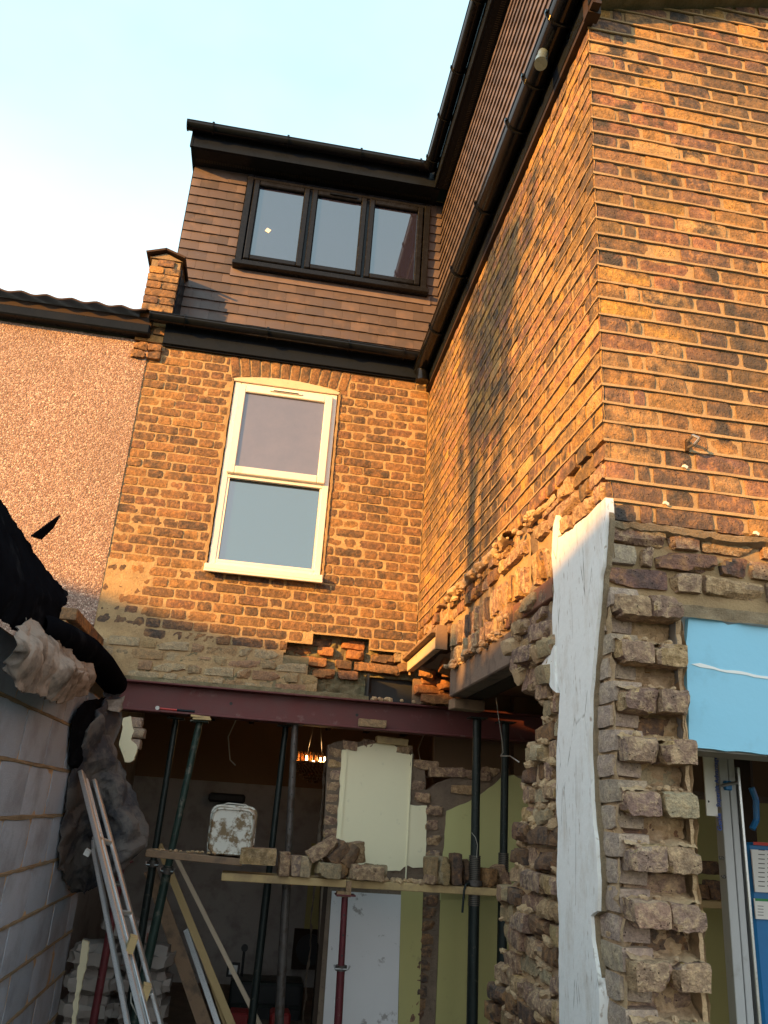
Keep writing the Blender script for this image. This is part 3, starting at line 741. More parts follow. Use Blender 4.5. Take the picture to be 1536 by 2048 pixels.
for dx, dy in ((-.075, -.09), (.085, -.06), (.0, .09), (.06, .07)):
    q = c+Vector((dx, dy, .025)); mb = MB()
    for k in range(6): pass
    mb.cyl(q+Vector((0, 0, -.02)), q+Vector((0, 0, .02)), .013, 10, .006); mb.build('bulb', m_bulb, ch)
MB().tube([c+Vector((-.07, 0, .03)), Vector((c.x, 1.6, 2.61))], .001, 5).tube([c+Vector((.07, 0, .03)), Vector((c.x, 1.6, 2.61))], .001, 5).build('wire', m_steelhd, ch)
pl_ = bpy.data.lights.new('chandelier_glow', 'POINT'); pl_.energy = 1.2; pl_.color = (1, .55, .22); pl_.shadow_soft_size = .05
po = bpy.data.objects.new('chandelier_glow', pl_); COL.objects.link(po); po.parent = ch; po.location = Vector((0, -.0, .24))

for (x, y, lab) in ((-1.3, 1.2, 'grey cable dangling from the dark ceiling near the green props'), (.25, .9, 'grey cable dangling behind the lime green wall')):
    solo(MB().tube([Vector((x, y, 2.55)), Vector((x+.03, y, 2.35)), Vector((x-.02, y, 2.2)), Vector((x+.02, y, 2.02)), Vector((x+.07, y, 1.98))], .005, 6), 'hanging_cable', m_wire, lab, 'cable', 'cables hanging in the room')
# clutter in the room
bx = at(455, 1590, 1, 3.3); solo(MB().box((bx.x, 3.3, bx.z-.03), (.38, .14, .09), bev=.02), 'speaker_box', m_dark, 'black box with two pale knobs on top of the far partition', 'box')
cb = root('tool_cabinet', (at(530, 2000, 1, 2.2).x, 2.2, 0), 'dark green tool cabinet against the grey back wall', 'cabinet')
x = cb.location.x; z = at(530, 1955, 1, 2.2).z
MB().box((x, 2.2, z-.28), (.62, .3, .55), bev=.01).build('body', m_prop, cb)
for k in range(3): MB().box((x, 2.04, z-.1-.17*k), (.58, .012, .14), bev=.004).build('drawer', m_dark, cb)
q = at(467, 1935, 1, 2.15)
fr = root('socket_frame', (q.x, 2.15, z), 'small white square frame standing on the tool cabinet', 'frame'); 
MB().box((q.x, 2.14, z+.06), (.11, .02, .11)).build('surround', m_dark, fr); MB().box((q.x, 2.128, z+.06), (.07, .006, .07)).build('plate', m_white, fr)
q = at(486, 1925, 1, 2.2)
solo(MB().cyl((q.x, 2.2, z), (q.x, 2.2, z+.2), .012, 8).cyl((q.x, 2.19, z+.22), (q.x, 2.21, z+.22), .03, 12), 'clamp_handle', m_dark, 'round-headed clamp standing on the cabinet', 'clamp')
for u in (478, 560):
    q = at(u, 2030, 1, 1.2); solo(MB().box((q.x, 1.2, q.z-.12), (.15, .2, .3), bev=.015), 'red_case', m_redbox, 'red tool case on the floor, %s' % ('left one of two' if u == 478 else 'right one beside the grey prop'), 'case', 'red tool cases')
q = at(620, 1900, 1, 3.3)
fan = root('wall_fan', (q.x, 3.33, q.z-.2), 'round dark fan in a square housing on the back wall', 'fan')
MB().box((q.x, 3.36, q.z), (.34, .05, .36)).build('housing', m_darkwood, fan); MB().cyl((q.x, 3.33, q.z), (q.x, 3.30, q.z), .14, 24).build('grille', m_dark, fan)
# plaster bags
for j in range(4):
    for i in range(2):
        z = .22+j*.15; x = -1.98+i*.34
        vs, fs = rough_block(8, 5, 4, (.34, .4, .15), 500+j*2+i, .012, 3.5)
        solo(MB().add([q+Vector((x, .62, z)) for q in vs], fs, True), 'plaster_bag', m_bag, 'paper plaster bag in the stack behind the ladder, row %s from the floor, %s' % (('first', 'second', 'third', 'top')[j], ('left', 'right')[i]), 'bag', 'stacked plaster bags')
for i in range(1):
    vs, fs = rough_block(8, 5, 4, (.36, .4, .13), 530, .014, 3.5)
    solo(MB().add([Euler((0, .2, .1)).to_matrix() @ q+Vector((-1.8, .62, .84)) for q in vs], fs, True), 'plaster_bag', m_bag, 'loose slumped plaster bag on top of the stack', 'bag', 'stacked plaster bags')
# leaning timbers
def lean(u1, v1, u2, v2, y1, y2, w, h, mat, label, name='timber_length', cat='timber'):
    a = at(u1, v1, 1, y1); b = at(u2, v2, 1, y2); b = a+(b-a)*((a.z-.02)/(a.z-b.z)) if b.z < a.z else b
    solo(MB().bar(a, b, w, h, up=(0, 1, 0)), name, mat, label, cat, 'timber lengths leaning in the room')
lean(318, 1690, 512, 2170, .9, .45, .05, .02, m_timber, 'long pale board leaning, leftmost of the bundle')
lean(300, 1740, 420, 2080, .8, .5, .09, .02, m_oldwood, 'wide brown board leaning low against the left wall')
lean(345, 1700, 445, 1900, .95, .8, .03, .03, m_paintw, 'white painted batten leaning behind the green prop')
lean(372, 1860, 440, 2060, .75, .5, .035, .03, m_alu, 'grey metal channel leaning right of the green prop')
lean(385, 1858, 452, 2055, .85, .6, .02, .03, m_timber, 'thin slotted timber strip, rightmost of the leaning lengths')

# ============================================================ SCAFFOLD BOARDS with bricks
a = at(445, 1735, 1, -.33); 
pk = solo(MB().bar((a.x, -.22, 1.262), (2.6, -.22, 1.262), .20, .045, bev=.003), 'scaffold_plank', m_timber, 'long pale sawn plank carrying the loose bricks', 'plank', 'planks across the opening')
a = at(294, 1700, 1, -.30); b = at(485, 1718, 1, -.30)
solo(MB().bar((a.x, -.26, a.z-.015), (b.x, -.26, a.z-.035), .2, .04, bev=.003), 'scaffold_plank', m_oldwood, 'short brown mortar-covered board under the white tub', 'plank', 'planks across the opening')
mb = MB()
for k in range(34):
    f = random.random(); rubble(mb, (a.x+.02+f*(b.x-a.x)*.95, -.33+random.uniform(-.02, .08), a.z+.006), random.uniform(.01, .03), 600+k, .5)
solo(mb, 'mortar_crumbs', m_dust, 'crumbs of mortar along the short brown board', 'rubble', kind='stuff')
# tub lying on its side
tp = at(463, 1665, 1, -.32)
tub = root('plastic_tub', (tp.x, -.2, a.z+.0), 'mud-spattered white plastic tub lying on its side, base to the viewer', 'tub')
def rrect(cx, cy, cz, w, h, r, n=5):
    o = []
    for sx_, sz_, a0 in ((1, 1, 0), (-1, 1, 90), (-1, -1, 180), (1, -1, 270)):
        for k in range(n):
            aa = rad(a0+90*k/(n-1)); o.append(Vector((cx+sx_*(w/2-r)+r*math.cos(aa), cy, cz+sz_*(h/2-r)+r*math.sin(aa))))
    return o
mb = MB(); W0 = .265; H0 = .27; tz = tp.z+.005; rings = []
for yy, sc in ((-.335, .90), (-.345, .95), (-.335, 1.0), (-.10, 1.08), (-.10, 1.14), (-.075, 1.14)):
    rings.append(rrect(tp.x, yy, tz, W0*sc, H0*sc, .05*sc))
nr = len(rings[0]); vs = sum(rings, [])
fs = [tuple(range(nr))]+[(j*nr+i, j*nr+(i+1) % nr, (j+1)*nr+(i+1) % nr, (j+1)*nr+i) for j in range(5) for i in range(nr)]
mb.add(vs, fs, True); mb.build('body', m_tub, tub)
MB().tube([Vector((tp.x-.12, -.08, tz+.13)), Vector((tp.x-.05, -.07, tz+.165)), Vector((tp.x+.07, -.07, tz+.16)), Vector((tp.x+.14, -.08, tz+.10))], .004).build('handle', m_wire, tub)
def loose(u, v, L, rx, ry, rz_, mat, label, y=-.30, fam=RB, s=1.0, sit=None):
    i = random.randrange(len(fam)); L0, (vs, fs) = fam[i]
    if s < 1.2: L *= 1.25; s *= 1.3
    k = L/L0; c = at(u, v, 1, y); m = Euler((rx, ry, rz_)).to_matrix()
    q = [m @ Vector((w.x*k, w.y*s, w.z*s)) for w in vs]
    if sit is not None:
        zlo = min(w.z for w in q); c.z = sit-zlo
    solo(MB().add([w+c for w in q], fs, True), 'loose_brick', mat, label, 'brick', 'loose bricks on the planks')
PT_ = 1.285
loose(516, 1712, .225, 0, 0, 0, m_purp, 'large dusty pink brick at the left end of the pale plank', s=1.5, fam=ST)
loose(569, 1716, .11, 0, 1.57, .1, m_purp, 'brick standing on end next to the large pink one', s=.8, sit=PT_)
loose(592, 1722, .095, 0, 1.5, .1, m_purp, 'short reddish-purple brick standing on end', s=.8, sit=PT_)
loose(612, 1722, .095, 0, 1.62, 0, m_pale, 'crumbly yellow brick stub standing on end', s=.8, sit=PT_)
loose(645, 1698, .16, 0, -.55, .1, m_purp, 'brick leaning up to the right across the heap', s=.9)
loose(672, 1706, .12, .1, -.75, .3, m_dull, 'dark brick tilted beneath the leaning one', y=-.27)
loose(697, 1712, .11, .1, -.95, .3, m_dull, 'brown brick tilted steeply in front of the cream plaster', y=-.26)
loose(712, 1705, .10, 0, 1.35, .3, m_purp, 'pinkish brick propped upright at the back of the heap', y=-.22)
loose(655, 1735, .115, 0, .05, .2, m_pale, 'yellow half brick with a broken face lying flat', sit=PT_, y=-.32)
loose(680, 1738, .07, 0, .1, .2, m_dull, 'small brown brick bit between two flat bricks', sit=PT_, y=-.27)
loose(732, 1741, .16, 0, .04, .25, m_purp, 'buff brick lying flat near the middle of the plank', sit=PT_, y=-.32)
loose(751, 1728, .12, 0, .03, -.1, m_pale, 'yellow half brick behind the flat buff one', y=-.2, sit=PT_)
loose(862, 1735, .13, 0, 1.5, .1, m_pale, 'yellow brick on end, first right of the crumbs', s=.85, sit=PT_)
loose(885, 1735, .13, 0, 1.72, .2, m_pale, 'grey and yellow brick on end leaning left', s=.85, sit=PT_)
loose(911, 1728, .15, 0, 1.57, 0, m_dull, 'tallest brown brick standing on end', s=.85, sit=PT_, y=-.27)
loose(932, 1738, .12, 0, 1.4, .3, m_dull, 'brown brick leaning just left of the near green prop', s=.85, sit=PT_, y=-.22)
loose(975, 1745, .09, 0, 1.57, .5, m_dull, 'dark brick on end between the two green props', s=.85, sit=PT_, y=-.26)
loose(1000, 1750, .10, 0, 1.2, .3, m_purp, 'brick leaning by the second green prop', s=.85, sit=PT_, y=-.2)
loose(862, 1752, .055, 0, .1, .2, m_purp, 'small broken lump in front of the yellow brick on end', sit=PT_, y=-.33, s=.6)
mb = MB()
for k in range(70): rubble(mb, (at(random.uniform(750, 860), 1745, 1, -.3).x, random.uniform(-.32, -.16), PT_+.008), random.uniform(.012, .04), 700+k, .6)
solo(mb, 'mortar_crumbs', m_dust, 'pile of mortar crumbs on the middle of the pale plank', 'rubble', kind='stuff')
for (u, v, L, ry, lab) in ((1412, 1735, .2, 0, 'upper brown brick of the pile seen through the doorway'), (1400, 1775, .09, 1.57, 'left lower brick of the pile seen through the doorway'), (1425, 1775, .12, 1.57, 'right lower brick of the pile seen through the doorway')):
    loose(u, v, L, 0, ry, .1, m_dull, lab, y=-.22, s=1.2, sit=None if v < 1750 else PT_)

# ============================================================ SIDE WALL of the outrigger (x = 0)
sw = root('brick_wall', (.0, -1.7, 2.35), 'sooty stock brick side wall running towards the camera above the timber lintel', 'wall')
ZL = 2.97
bs = Bricks(sw, m_side)
for i in range(0, 33):
    z = Z0-(i+.5)*CO
    if z < 2.50: break
    sp = [(YC+.004, -.005)]
    if z < 2.78: sp = spans_minus(sp, -2.80, -1.05)
    if z < 2.70: sp = spans_minus(sp, -1.05, .0)
    if 2.90 < z < 2.97: sp = spans_minus(sp, -2.50, -2.34)
    if 2.78 < z < 2.88: sp = spans_minus(sp, -2.60, -2.49)
    for a, b in sp:
        for u0, u1 in flemish(-b, -a, (i+1) % 2):
            y = -(u0+u1)/2
            rough = z < ZL+.02
            fam = (RB, RH) if rough else (STR, HDR)
            x = .05+random.uniform(-.003, .003)+(random.uniform(-.012, .016) if rough else 0)
            bs.put((x, y, z), u1-u0-.004, jr(RS, .03 if rough else .012), fam, scale_z=.97, mat=m_purp if (rough and random.random() < .7) else None)
MB().box((.035, .052, 3.9), (.06, .09, 2.35)).build('corner_core', m_mort, sw)
# brick-on-edge arch remains, two tiers
y = -1.12; k = 0
while y > -2.80:
    w = .062+random.uniform(-.004, .006)
    f = (-y-1.12)/1.68
    if not (-2.62 < y < -2.53):
        bs.put((.05+random.uniform(-.018, .01), y-w/2, 2.685+random.uniform(-.006, .006)), .135, Euler((0, math.pi/2, -math.pi/2)) if False else Euler((math.pi/2, 0, 0)), (ST, HD), mat=random.choice((m_purp, m_purp, m_pale, m_dull))) if False else None
    y -= w+.006
def soldier(y, z, L, x, w=.064, mat=None, tilt=0):
    # a brick standing upright in the side wall: long axis z, face to -x
    m = Matrix(((0, 1, 0), (0, 0, -1), (-1, 0, 0)))     # local x->-z, y->x , z->-y
    e = (Matrix.Rotation(tilt, 3, 'X') @ m).to_euler()
    bs.put((x, y, z), L, e, (RB, RH), scale_z=w/.066, mat=mat)
y = -1.10
while y > -2.84:
    w = .060+random.uniform(-.006, .006)
    if not (-2.60 < y-w/2 < -2.52):
        soldier(y-w/2, 2.69+random.uniform(-.008, .008), .135, .05+random.uniform(-.016, .008), w-.006, random.choice((m_purp, m_purp, m_side, m_pale)), random.uniform(-.05, .05))
    y -= w
y = -1.14
while y > -2.62:
    w = .056+random.uniform(-.006, .006)
    if y > -2.2 or random.random() < .45:
        soldier(y-w/2, 2.565+random.uniform(-.01, .012), .10, .045+random.uniform(-.02, .008), w-.006, random.choice((m_purp, m_pale, m_purp, m_dull)), random.uniform(-.1, .12))
    y -= w
bs.done()
mb = MB()
def keep_s(p):
    y, z = p.y, p.z
    if -2.50 < y < -2.345 and 2.925 < z < 2.975: return False
    if -2.59 < y < -2.50 and 2.79 < z < 2.87: return False
    if -2.6 < y < -2.52 and 2.6 < z < 2.75: return False
    if z < 2.70 and y > -1.05: return False
    if z < 2.52 and y < -2.3: return False
    return True
rough_sheet(mb, (.0065, YC, 2.50), (0, 3.355, 0), (0, 0, 2.52), 260, 190, (-1, 0, 0), .006, 41, keep=keep_s, sc=30, f=lambda p: (.0 if p.z > 2.98 else -.016))
mb.build('mortar', m_point, sw, kind='stuff')
mb = MB(); rough_sheet(mb, (.03, -3.3, 2.48), (0, 3.3, 0), (0, 0, .5), 100, 20, (-1, 0, 0), .02, 43, keep=lambda p: p.z > 2.68 or p.y < -1.05); mb.build('wall_core', m_rub, sw, kind='stuff')
# crumbling projecting ledge
mb = MB()
def ledge(mb, y0, y1, z, out, h, seed):
    n = int(abs(y1-y0)/.02); sec = 6; vs = []; fs = []
    for i in range(n+1):
        y = y0+(y1-y0)*i/n; o = out*(.75+.7*N((0, y, z), 9, seed)+.3*N((0, y, z), 40, seed)); hh = h*(1+.5*N((0, y, z), 14, seed+2))
        for (a, b) in ((.01, hh*.5), (-o*.4, hh*.5), (-o, hh*.1), (-o*.9, -hh*.2), (-o*.4, -hh*.5), (.01, -hh*.5)):
            vs.append(Vector((a, y, z+b))+Vector((N((y, a, b), 50, seed), N((y, b, a), 50, seed+1), N((a, y, b), 50, seed+3)))*.008)
    for i in range(n):
        for k in range(sec-1): fs.append((i*sec+k, i*sec+k+1, (i+1)*sec+k+1, (i+1)*sec+k))
    mb.add(vs, fs, True)
ledge(mb, -1.05, -2.3, 2.955, .045, .05, 1); ledge(mb, -2.52, -2.9, 2.93, .02, .03, 5)
for k in range(26): rubble(mb, (random.uniform(-.03, .0), random.uniform(-2.7, -1.1), 2.94+random.uniform(-.03, .02)), random.uniform(.015, .045), 820+k)
mb.build('mortar_ledge', m_dust, sw)
mb = MB()
for k in range(60):
    y = random.uniform(-2.55, -1.12); rubble(mb, (random.uniform(-.03, .02), y, 2.515+random.uniform(-.014, .014)+(.05 if y < -2.2 else 0)), random.uniform(.02, .05), 860+k, .6)
mb.build('rubble', m_dust, sw, kind='stuff')
MB().box((-.012, -.86, 2.955), (.05, .09, .012)).build('wedge', m_oldwood, sw)
# corner pointing strips on this side (proud bed joints)
def strips(parent, mat, axis, a, b, zs, proud, hgt, seed):
    mb = MB()
    for zi, z in enumerate(zs):
        n = int((b-a)/.035); vs = []; fs = []
        for i in range(n+1):
            t_ = a+(b-a)*i/n
            w = 1+.35*N((t_, z, 0), 11, seed); dz = .0035*N((t_, z*3, 1), 5, seed+1)
            pr = proud*(1+.4*N((t_, z, 3), 17, seed+2))
            for (o, dzz) in ((-.001, hgt*.62*w), (pr*.55, hgt*.5*w), (pr, -hgt*.42*w), (-.001, -hgt*.5*w)):
                vs.append(Vector((t_, YC-o, z+dz+dzz)) if axis == 'x' else Vector((-o, t_, z+dz+dzz)))
        for i in range(n):
            for k in range(3): fs.append((i*4+k, i*4+k+1, (i+1)*4+k+1, (i+1)*4+k))
        mb.add(vs, fs, False)
    return mb.build('bed_pointing', mat, parent)
strips(sw, m_point, 'y', YC+.0, -.01, [Z0-i*CO for i in range(1, 27)], .0035, .010, 4)

# white timber trim at the inner corner, with its glazing bar remains
tr = root('door_head_trim', (-.04, -.5, 2.66), 'pale painted timber head trim sticking out at the inner corner under the side wall', 'trim')
MB().bar((-.035, .02, 2.705), (-.03, -.98, 2.705), .05, .075, bev=.004).build('face_board', m_paintw, tr)
MB().bar((-.075, .0, 2.755), (-.07, -.98, 2.76), .05, .018).bar((-.05, .0, 2.775), (-.05, -.98, 2.782), .04, .02).build('moulding', m_oldwood, tr)
MB().box((-.035, -1.0, 2.72), (.07, .03, .15)).build('end_block', m_oldwood, tr)
# lintel
lt = root('timber_lintel', (.1, -1.8, 2.35), 'grey dusty timber lintel over the side opening, resting on the broken pier', 'lintel')
MB().box((.055, -1.98, 2.428), (.10, 1.77, .155), bev=.006).build('outer_lintel', m_greywood, lt)
MB().box((.165, -1.98, 2.422), (.10, 1.80, .14), bev=.006).build('inner_lintel', m_darkwood, lt)
MB().box((.018, -2.55, 2.555), (.06, .60, .085), bev=.004).build('rusty_plate', m_rust, lt)
solo(MB().box((.12, -1.06, 2.315), (.19, .11, .06), Euler((0, 0, .1)), bev=.004), 'timber_block', m_oldwood, 'square timber packer under the inner end of the grey lintel', 'timber')
# broken bricks, sunlight put into their orange colour, at the inner corner
ob = root('broken_masonry', (.08, -.1, 2.445), 'cluster of broken bricks, coloured orange for sunlight, sitting on the beam in the inner corner', 'rubble')
k_ = Bricks(ob, m_red, 'brick', 30)
for (x, y, z, L, rz_) in [(.12, -.03, 2.61, .15, 0), (.1, -.02, 2.54, .2, .1), (.22, -.12, 2.58, .13, .5), (.15, -.08, 2.475, .22, -.1), (.24, -.03, 2.50, .16, .2), (.20, -.25, 2.64, .2, 1.3), (.13, -.5, 2.64, .2, 1.5), (.15, -.75, 2.62, .2, 1.5), (.06, -.15, 2.64, .12, 1.2)]:
    k_.put((x, y, z), L, Euler((random.uniform(-.15, .15), random.uniform(-.15, .15), rz_)), (RB, RH))
k_.done()
MB().bar((.07, -.02, 2.44), (.07, -.02, 2.60), .05, .05).build('timber_stub', m_oldwood, ob)

# ============================================================ OUTRIGGER REAR WALL (y = YC)
ow = root('brick_wall', (.7, YC, 2.35), 'yellow stock brick rear wall at the right with proud sandy pointing', 'wall')
bo = Bricks(ow, m_stock)
verge = lambda x: 5.13+.30*x
for i in range(-9, 34):
    z = Z0-(i+.5)*CO
    if z < 2.35: break
    if z > Z0+.05 and z > verge(1.7): continue
    xe = 1.75
    sp = [(.0, xe)]
    if z+.0 > verge(0): sp = [(max(0, (z-5.15)/.30), xe)]
    if sp[0][0] > xe-.1: continue
    rough = z < 2.66
    for a, b in sp:
        # corner: alternate header + closer / stretcher
        lst = []; u = a
        seq = ([.215, .1025] if i % 2 else [.105, .045]+[.215, .1025]) if a == 0 else []
        if a == 0:
            if i % 2 == 0:
                for L in (.112, .045): lst.append((u, u+L)); u += L+.011
            while u < b:
                for L in (.215, .105):
                    if i % 2 == 0 or True:
                        j_ = random.uniform(-.005, .005); lst.append((u, min(b, u+L+j_))); u += L+j_+.012
        else: lst = flemish(a, b, i % 2)
        for u0, u1 in lst:
            if u1-u0 < .03 or u0 > b: continue
            fam = (RB, RH) if rough else (STR, HDR)
            zz = z-(.012*math.sin((u0)*2.2) if not rough else 0)*0
            bo.put(((u0+u1)/2, YC+.05+random.uniform(-.002, .004)+(random.uniform(-.012, .012)+.008 if rough else 0), zz), u1-u0-.002, jr(RX, .03 if rough else .008), fam,
                   scale_z=1.0, mat=m_purp if rough and random.random() < .75 else None)
bo.done()
mb = MB(); rough_sheet(mb, (.012, YC+.0068, 2.38), (1.75, 0, 0), (0, 0, 3.1), 150, 200, (0, -1, 0), .002, 51, f=lambda p: (.0 if p.z > 2.66 else -.022), keep=lambda p: p.z < verge(p.x)); 
mb.build('mortar', m_point, ow, kind='stuff')
strips(ow, m_point, 'x', -.002, 1.75, [Z0-i*CO for i in range(-5, 31) if Z0-i*CO < verge(0)+.2], .0042, .0115, 8)
mb = MB()    # fallen joint with orange core, about 2.62 m up
ledge_pts = []
n = 90; vs = []; fs = []
for i in range(n+1):
    x = .02+1.73*i/n; zz = 2.645+.012*N((x, 0, 0), 6, 2)-.008*x
    for (o, dz) in ((.0, .02), (.018+.01*N((x, 1, 0), 20), .012), (.012, -.006), (-.02, -.014)):
        vs.append(Vector((x, YC-o, zz+dz+.01*N((x, dz*50, 2), 35))))
for i in range(n):
    for k in range(3): fs.append((i*4+k, i*4+k+1, (i+1)*4+k+1, (i+1)*4+k))
mb.add(vs, fs, True); mb.build('broken_joint', m_mort, ow)
# raking mossy verge
mb = MB(); a = Vector((-.03, YC-.035, verge(-.03)+.04)); b = Vector((1.8, YC-.035, verge(1.8)+.04))
mb.bar(a, b, .16, .12); vs2 = mb.v; mb.build('verge', m_moss, ow)
# rest of the outrigger volume: far walls and roof void
MB().box((1.1, YC+.16, 3.75), (2.0, .1, 2.6)).box((.16, -1.7, 3.9), (.1, 3.2, 2.2)).build('inner_leaf', m_brownwall, ow)

# ============================================================ SIDE PIER below the lintel
pr = root('broken_pier', (.11, -2.9, 0), 'ragged broken brick pier with toothed end, carrying the lintel at the corner', 'pier')
EDGE = [(1035, 1330), (1060, 1362), (1078, 1392), (1092, 1420), (1082, 1450), (1062, 1490), (1050, 1530), (1048, 1570), (1046, 1620), (1040, 1690), (1030, 1740), (1008, 1790), (1000, 1830), (1008, 1870), (1004, 1920), (1000, 1960), (986, 2000), (980, 2048)]
ep = sorted([(at(u, v, 0, -.0).z, at(u, v, 0, -.0).y) for u, v in EDGE])
def edge_y(z):
    if z <= ep[0][0]: return ep[0][1]+.35*(ep[0][0]-z)
    for (z0_, y0_), (z1_, y1_) in zip(ep, ep[1:]):
        if z0_ <= z <= z1_: return y0_+(y1_-y0_)*(z-z0_)/(z1_-z0_)
    return ep[-1][1]
mb = MB()
nz = 110; nx = 9; vs = []; fs = []
for j in range(nz+1):      # the ragged end face, wrapping round both faces
    z = 2.50*j/nz
    for i in range(nx+1):
        f = i/nx; x = .015+.20*f
        y = edge_y(z)-.03+.02*math.sin(f*math.pi)+.035*N((x, 0, z), 16, 1)+.018*N((x, 0, z), 45, 2)
        vs.append(Vector((x, y, z)))
for j in range(nz):
    for i in range(nx): fs.append((j*(nx+1)+i, j*(nx+1)+i+1, (j+1)*(nx+1)+i+1, (j+1)*(nx+1)+i))
mb.add(vs, fs, True)
vs = []; fs = []; ny = 26
for j in range(nz+1):
    z = 2.60*j/nz
    for i in range(ny+1):
        ye = edge_y(min(z, 2.49))-.03; y = ye+(YC+.02-ye)*i/ny
        vs.append(Vector((.012-.012*N((0, y, z), 18, 4)-.01*N((0, y, z), 55, 5), y, z)))
for j in range(nz):
    for i in range(ny): fs.append((j*(ny+1)+i, j*(ny+1)+i+1, (j+1)*(ny+1)+i+1, (j+1)*(ny+1)+i))
mb.add(vs, fs, True)
mb.build('rubble_core', m_dust, pr, kind='stuff')
MB().box((.222, -2.78, 1.25), (.01, .66, 2.5)).build('inner_plaster', m_olive, pr)
pb = Bricks(pr, m_purp, 'brick', 290)
for i in range(0, 33):      # ragged side
    z = 2.545-i*CO
    if z < .03: break
    y = edge_y(min(z, 2.4))+random.uniform(-.02, .03); rows = 0
    for depth_x in (0, 1):
        yy = y+(random.uniform(-.03, .015) if depth_x else 0)
        while yy > -2.93:
            L = random.choice((.10, .11, .2, .21, .16)); L = min(L, yy+2.905)
            if L < .04: break
            if depth_x == 0: pb.put((.035+random.uniform(-.022, .018), yy-L/2, z+random.uniform(-.008, .008)), L, Euler((random.uniform(-.06, .06), random.uniform(-.06, .06), -math.pi/2+random.uniform(-.09, .09))), (RB, RH), scale_z=random.uniform(.9, 1.02), mat=random.choice((m_purp, m_purp, m_dull, m_pale)))
            else: pb.put((.15+random.uniform(-.02, .02), yy-L/2, z+random.uniform(-.008, .008)), L, Euler((random.uniform(-.06, .06), random.uniform(-.06, .06), -math.pi/2+random.uniform(-.15, .15))), (RB, RH), mat=m_purp); break
            yy -= L+random.uniform(.008, .03)
for i in range(0, 34):      # strip of pinkish bricks between plaster and corner
    z = 2.62-i*CO
    if z < .03: break
    pb.put((.052+random.uniform(-.003, .003), YC+.14+random.uniform(-.01, .01), z), .26 if i % 2 else .2, jr(RS, .02), (STR, HDR), scale_z=1.08, mat=m_pink)
for i in range(0, 33):      # toothed end
    z = 2.365-i*CO
    if z < .03: break
    if i % 2 == 0:
        for x, L in ((.072, .112), (.188, .108)):
            pb.put((x+random.uniform(-.004, .004), YC+.012+random.uniform(-.012, .010), z+random.uniform(-.003, .003)), L, jr(RX, .04), (RB, RH), scale_z=1.12, mat=random.choice((m_purp, m_purp, m_pale)))
    else:
        pb.put((.13, YC+.113+random.uniform(-.012, .012), z+random.uniform(-.005, .005)), .2, jr(RX, .06), (RB, RH), scale_z=1.1, mat=random.choice((m_purp, m_purp, m_pale, m_dull)))
# big lumps hanging at the head of the pier
for (u, v, L, ry, mat, xx) in [(1075, 1262, .2, 0, m_purp, -.03), (1040, 1308, .17, 0, m_purp, -.06), (1010, 1290, .1, .2, m_dust, -.05), (1068, 1300, .1, .4, m_dust, -.05), (1050, 1360, .15, 1.3, m_purp, -.03), (1078, 1345, .13, .2, m_pale, -.05), (1085, 1290, .12, .2, m_pale, -.05), (1100, 1400, .1, 1.2, m_dust, -.02), (1030, 1345, .07, .4, m_dust, -.04), (1082, 1380, .16, 0, m_purp, -.02), (1085, 1425, .14, 1.4, m_pale, .0)]:
    p = at(u, v, 0, xx); pb.put(p+Vector((.05, 0, 0)), L, Euler((ry, random.uniform(-.1, .1), -math.pi/2+random.uniform(-.15, .15))), (RB, RH), scale_z=1.05, mat=mat)
pb.done()
mb = MB()        # mortar between the teeth
for i in range(0, 33):
    z = 2.365-i*CO
    if z < .03: break
    if i % 2 == 1:
        rough_sheet(mb, (.012, YC+.068, z-.055), (.225, 0, 0), (0, 0, .11), 30, 16, (0, -1, 0), .03, 60+i, sc=30, f=lambda p, z=z: .03*max(0, N(p, 13, i)+.1)+.05*max(0, (z-.02-p.z)/.04))
        rough_sheet(mb, (.012, YC-.02, z-.044), (.225, 0, 0), (0, .11, .030), 30, 12, (0, 0, 1), .014, 90+i, sc=40)
mb.build('mortar', m_dust, pr, kind='stuff')
mb = MB()
rough_sheet(mb, (.228, YC+.004, .02), (.014, 0, 0), (0, 0, 2.36), 3, 130, (0, -1, 0), .02, 130)
rough_sheet(mb, (.243, YC-.0, .02), (0, .2, 0), (0, 0, 2.36), 8, 130, (1, 0, 0), .02, 131)
mb.build('plaster_edge', m_dust, pr)
mb = MB()
for k in range(90):
    i = random.randrange(1, 16)*2-1; rubble(mb, (random.uniform(.03, .21), YC+random.uniform(-.02, .05), 2.365-i*CO-.033), random.uniform(.008, .03), 900+k, .6)
for k in range(240):
    z = random.uniform(.7, 2.45); yy = edge_y(min(z, 2.4)); f = random.random(); rubble(mb, (random.uniform(-.005, .2) if f < .5 else random.uniform(-.012, .01), (yy+random.uniform(-.04, .02)) if f < .5 else random.uniform(-2.9, yy), z if f < .5 else round((z-2.545)/CO)*CO+2.545-CO/2+random.uniform(-.012, .012)), random.uniform(.02, .06), 1000+k, .55)
mb.build('rubble', m_dust, pr, kind='stuff')
